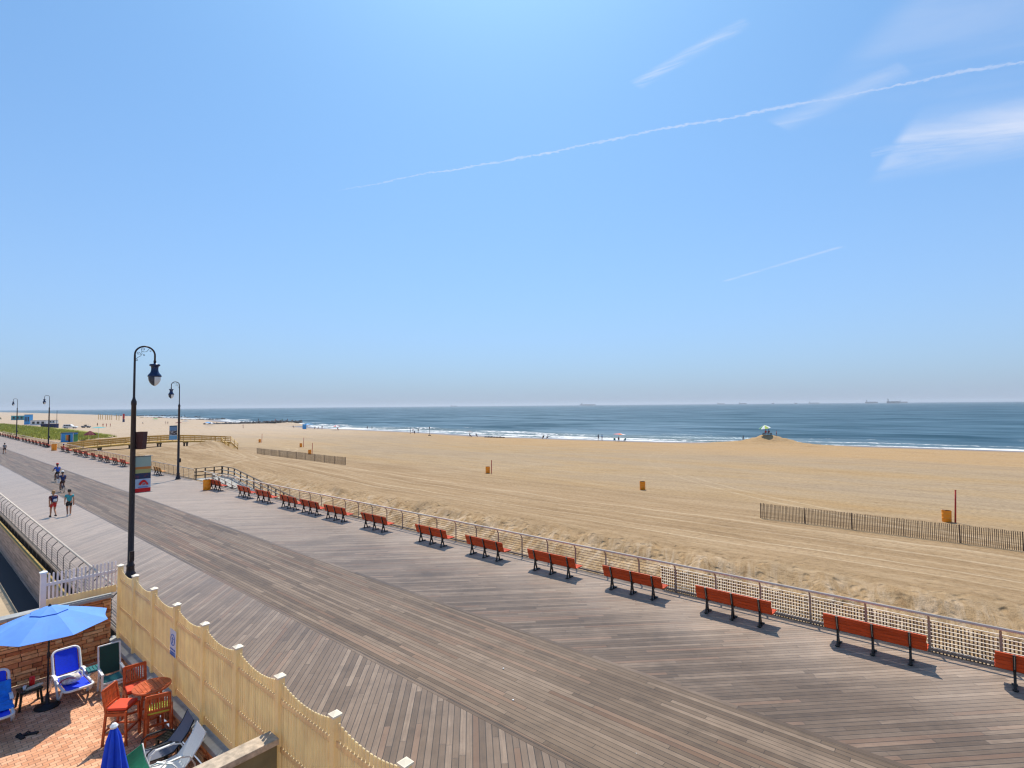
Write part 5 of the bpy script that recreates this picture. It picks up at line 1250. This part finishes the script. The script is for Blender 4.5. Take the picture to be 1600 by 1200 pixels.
t = thing('flag_mast', 'thin bare mast standing on the far sand left of the white car', 'mast', P3(66,437)); MB().tube([(0,0,0),(0,0,8.5)], .12, 6).build('pole', M['iron'], t); MB().box((0,0,.15), (.6,.6,.3)).build('base', M['concrete'], t)
for i, (x, y) in enumerate(((117.1,586.5),(118.0,584.2),(119.0,582.0),(117,561.4),(117.9,559.3),(118.9,556.8),(119.8,554.7),(122.0,549.5),(116.4,516.8))):
    t = thing('net_post', 'thin brown net post on the far sand, %s from the left in its row' % ['first','second','third','fourth','fifth','sixth','seventh','eighth','last'][i], 'post', P3(x,y), 0, 'row of posts on the far sand'); MB().tube([(0,0,-.3),(0,0,4.6)], .20, 6).build('shaft', M['timber'], t)
t = thing('feather_flag', 'tall red and violet feather flag on the far sand left of the nearest lamp', 'flag', P3(98.8,430)); MB().tube([(0,0,0),(0,0,6.0)], .05, 5).build('pole', M['c_white'], t)
us = [0,.3,.6,.9]; o = MB().slab(lambda u, v: Vector((u*1.4*(1-.25*abs(v-.5)), .15*math.sin(v*4), 2.6+3.5*v)), us, [0,.2,.4,.6,.8,1], .03).build('cloth', M['c_red'], t); MB().slab(lambda u, v: Vector((u*1.4, .10*math.sin(v*4), .5+2.0*v)), us, [0,.5,1], .03).build('lower_cloth', M['c_navy'], t)
# ------------------------------------------------------------------ jetties
def jetty(label, p0, p1, z0, z1, wd, n, seed):
    rg = random.Random(seed); b = MB(); a, c = Vector(p0), Vector(p1)
    for k in range(n):
        f = rg.random(); p = a.lerp(c, f); d = (c-a).normalized(); q = Vector((-d.y, d.x)); off = rg.gauss(0, .42); p = p + q*off*wd
        zc = lerp(z0, z1, f) - abs(off)*1.2 + rg.uniform(-.3, .25); s = rg.uniform(.55, 1.35)
        m = Matrix.Translation((p.x, p.y, zc)) @ Matrix.Rotation(rg.random()*6, 4, 'Z') @ Matrix.Rotation(rg.uniform(-.4,.4), 4, 'X')
        r = bmesh.ops.create_icosphere(b.bm, subdivisions=1, radius=s, matrix=m)
        for v in r['verts']: v.co += Vector((rg.uniform(-.25,.25), rg.uniform(-.25,.25), rg.uniform(-.2,.2)))*s
    o = b.build('rock_jetty', M['rock']); tag(o, label, 'jetty'); o['kind'] = 'stuff'; return o
jetty('dark rock jetty running into the surf, the nearest one', (118,341), (178,341), -2.6, -2.5, 2.6, 330, 5)
jetty('dark rock jetty farther along the shore, second one', (160,528), (200,526), -3.4, -3.5, 2.2, 110, 6)
jetty('dark rock jetty far along the shore, third one', (172,690), (232,680), -3.2, -3.4, 2.8, 90, 7)
jetty('dark rock jetty at the far left end of the shore', (190,900), (280,885), -3.0, -3.4, 3.5, 90, 8)
for k, (x, y, a, b_, lb) in enumerate(((160.0,339.5,'c_red','c_black','person in red on the end of the nearest jetty'), (165.0,340.5,'c_green','c_black','person in green on the end of the nearest jetty'), (168.5,340,'c_maroon','c_navy','person in dark red on the end of the nearest jetty'), (150.0,341.5,'c_black','c_black','figure in black standing up on the nearest jetty'))):
    person(lb, (x, y, -1.75), R(-60+30*k), 'sit' if k < 3 else 'stand', M['skin'], M[a], M[b_], M['hair'], False, None, BG, 1.15)
# a second lifeguard stand near the jetty
# ------------------------------------------------------------------ ships at anchor
M['hull'] = mk('ship_hull', (.055,.06,.085), .6, 0, .15, .01); M['ship'] = mk('ship_white', (.42,.42,.42), .6, 0, .08, .01)
def ship(label, px, D, Lp, hull_h, sup_side=-1, loads=3):
    u = px-800; dx = math.sin(AL)*FPX + u*math.cos(AL); dy = math.cos(AL)*FPX - u*math.sin(AL); q = D/math.hypot(dx, dy)
    x, y = dx*q, dy*q; L = Lp/math.hypot(FPX, u)*D*.98*FPX/math.hypot(FPX, u)
    t = thing('cargo_ship', label, 'ship', (x, y, SEA), math.atan2(-dx, dy) + 0.0, 'ships on the horizon')
    b = MB(); pl = [(-L/2,-.35),(-L*.46,-1),(L*.40,-1),(L/2,0),(L*.40,1),(-L*.46,1),(-L/2,.35)]; B = L*.07
    lo = [b.bm.verts.new((a, c*B*.85, -2)) for a, c in pl]; hi = [b.bm.verts.new((a*1.01, c*B, hull_h*(1.0 if abs(a) < L*.42 else 1.2))) for a, c in pl]
    b.bm.faces.new(lo); b.bm.faces.new(hi)
    for i in range(7): b.bm.faces.new((lo[i], lo[(i+1)%7], hi[(i+1)%7], hi[i]))
    b.build('hull', M['hull'], t)
    s = MB().box((sup_side*L*.38, 0, hull_h*1.6), (L*.10, B*1.7, hull_h*1.4)).box((sup_side*L*.385, 0, hull_h*2.4), (L*.07, B*1.9, hull_h*.4)); s.build('superstructure', M['ship'], t)
    MB().tube([(sup_side*L*.42,0,hull_h*2),(sup_side*L*.42,0,hull_h*3.0)], L*.014, 8).build('funnel', M['hull'], t)
    for k in range(loads):
        a = lerp(-.22, .40, (k+.5)/loads)*L*(-sup_side); a = -sup_side*L*(-.20+.55*(k+.5)/loads)
        MB().box((a, 0, hull_h*1.12), (L*.13, B*1.5, hull_h*.35)).build('hatch', M['hull'], t)
        MB().tube([(a+L*.08,0,hull_h),(a+L*.08,0,hull_h*1.9)], L*.006, 5).build('mast', M['ship'], t)
    return t
ship('dark cargo ship on the horizon at right, the largest and clearest', 1395, 6200, 21, 16)
ship('cargo ship on the horizon left of the largest dark one', 1361, 7600, 20, 15)
ship('pale ship on the horizon right of the largest dark one', 1411, 8200, 13, 13)
ship('faint pale ship on the horizon, long and low, third group from the right', 1271, 9500, 17, 12, -1, 2)
ship('tiny dark boat on the horizon right above the lifeguard mound', 1243, 7200, 4.5, 9, -1, 0); ship('tiny dark boat on the horizon above the lifeguard umbrella', 1207, 7200, 4, 9, 1, 0)
ship('small pale ship on the horizon left of the lifeguard mound, right one', 1160, 8600, 12, 13, -1, 2); ship('faint pale ship on the horizon left of the lifeguard mound, left one', 1126, 9800, 12, 12, -1, 2)
ship('long faint ship on the horizon near the middle of the photo', 918, 8600, 25, 15, -1, 4); ship('very faint ship on the horizon left of the middle', 709, 10500, 11, 13, -1, 1)
# small scraps on the deck
for x, y, lb in ((10.95,9.75,'tiny white paper scrap on the dark lane, farther one'), (9.95,8.55,'tiny white paper scrap on the dark lane, nearer one')):
    o = MB().box((0,0,.012), (.045,.035,.018), .4, bev=.005).build('paper_scrap', M['c_white']); o.location = (x, y, .004); tag(o, lb, 'litter')
# ------------------------------------------------------------------ haze
if HAZE:
    o = MB().box(((FAR+300-1500)/2, 0, 26), (FAR+300+1500, 2*FAR+600, 68)).build('haze', None) if False else None
    hm = bpy.data.materials.new('haze_air'); hm.use_nodes = True; ht = hm.node_tree; ht.nodes.clear()
    ho = ht.nodes.new('ShaderNodeOutputMaterial'); hv = ht.nodes.new('ShaderNodeVolumePrincipled'); hv.inputs['Density'].default_value = HAZE
    hv.inputs['Color'].default_value = C(.86,.91,.98); hv.inputs['Anisotropy'].default_value = .2
    ht.links.new(hv.outputs[0], ho.inputs['Volume'])
    o = MB().box(((FAR+300-1500)/2, 0, 25), (FAR+300+1500, 2*FAR+600, 70)).build('haze', hm); tag(o, kind='stuff')
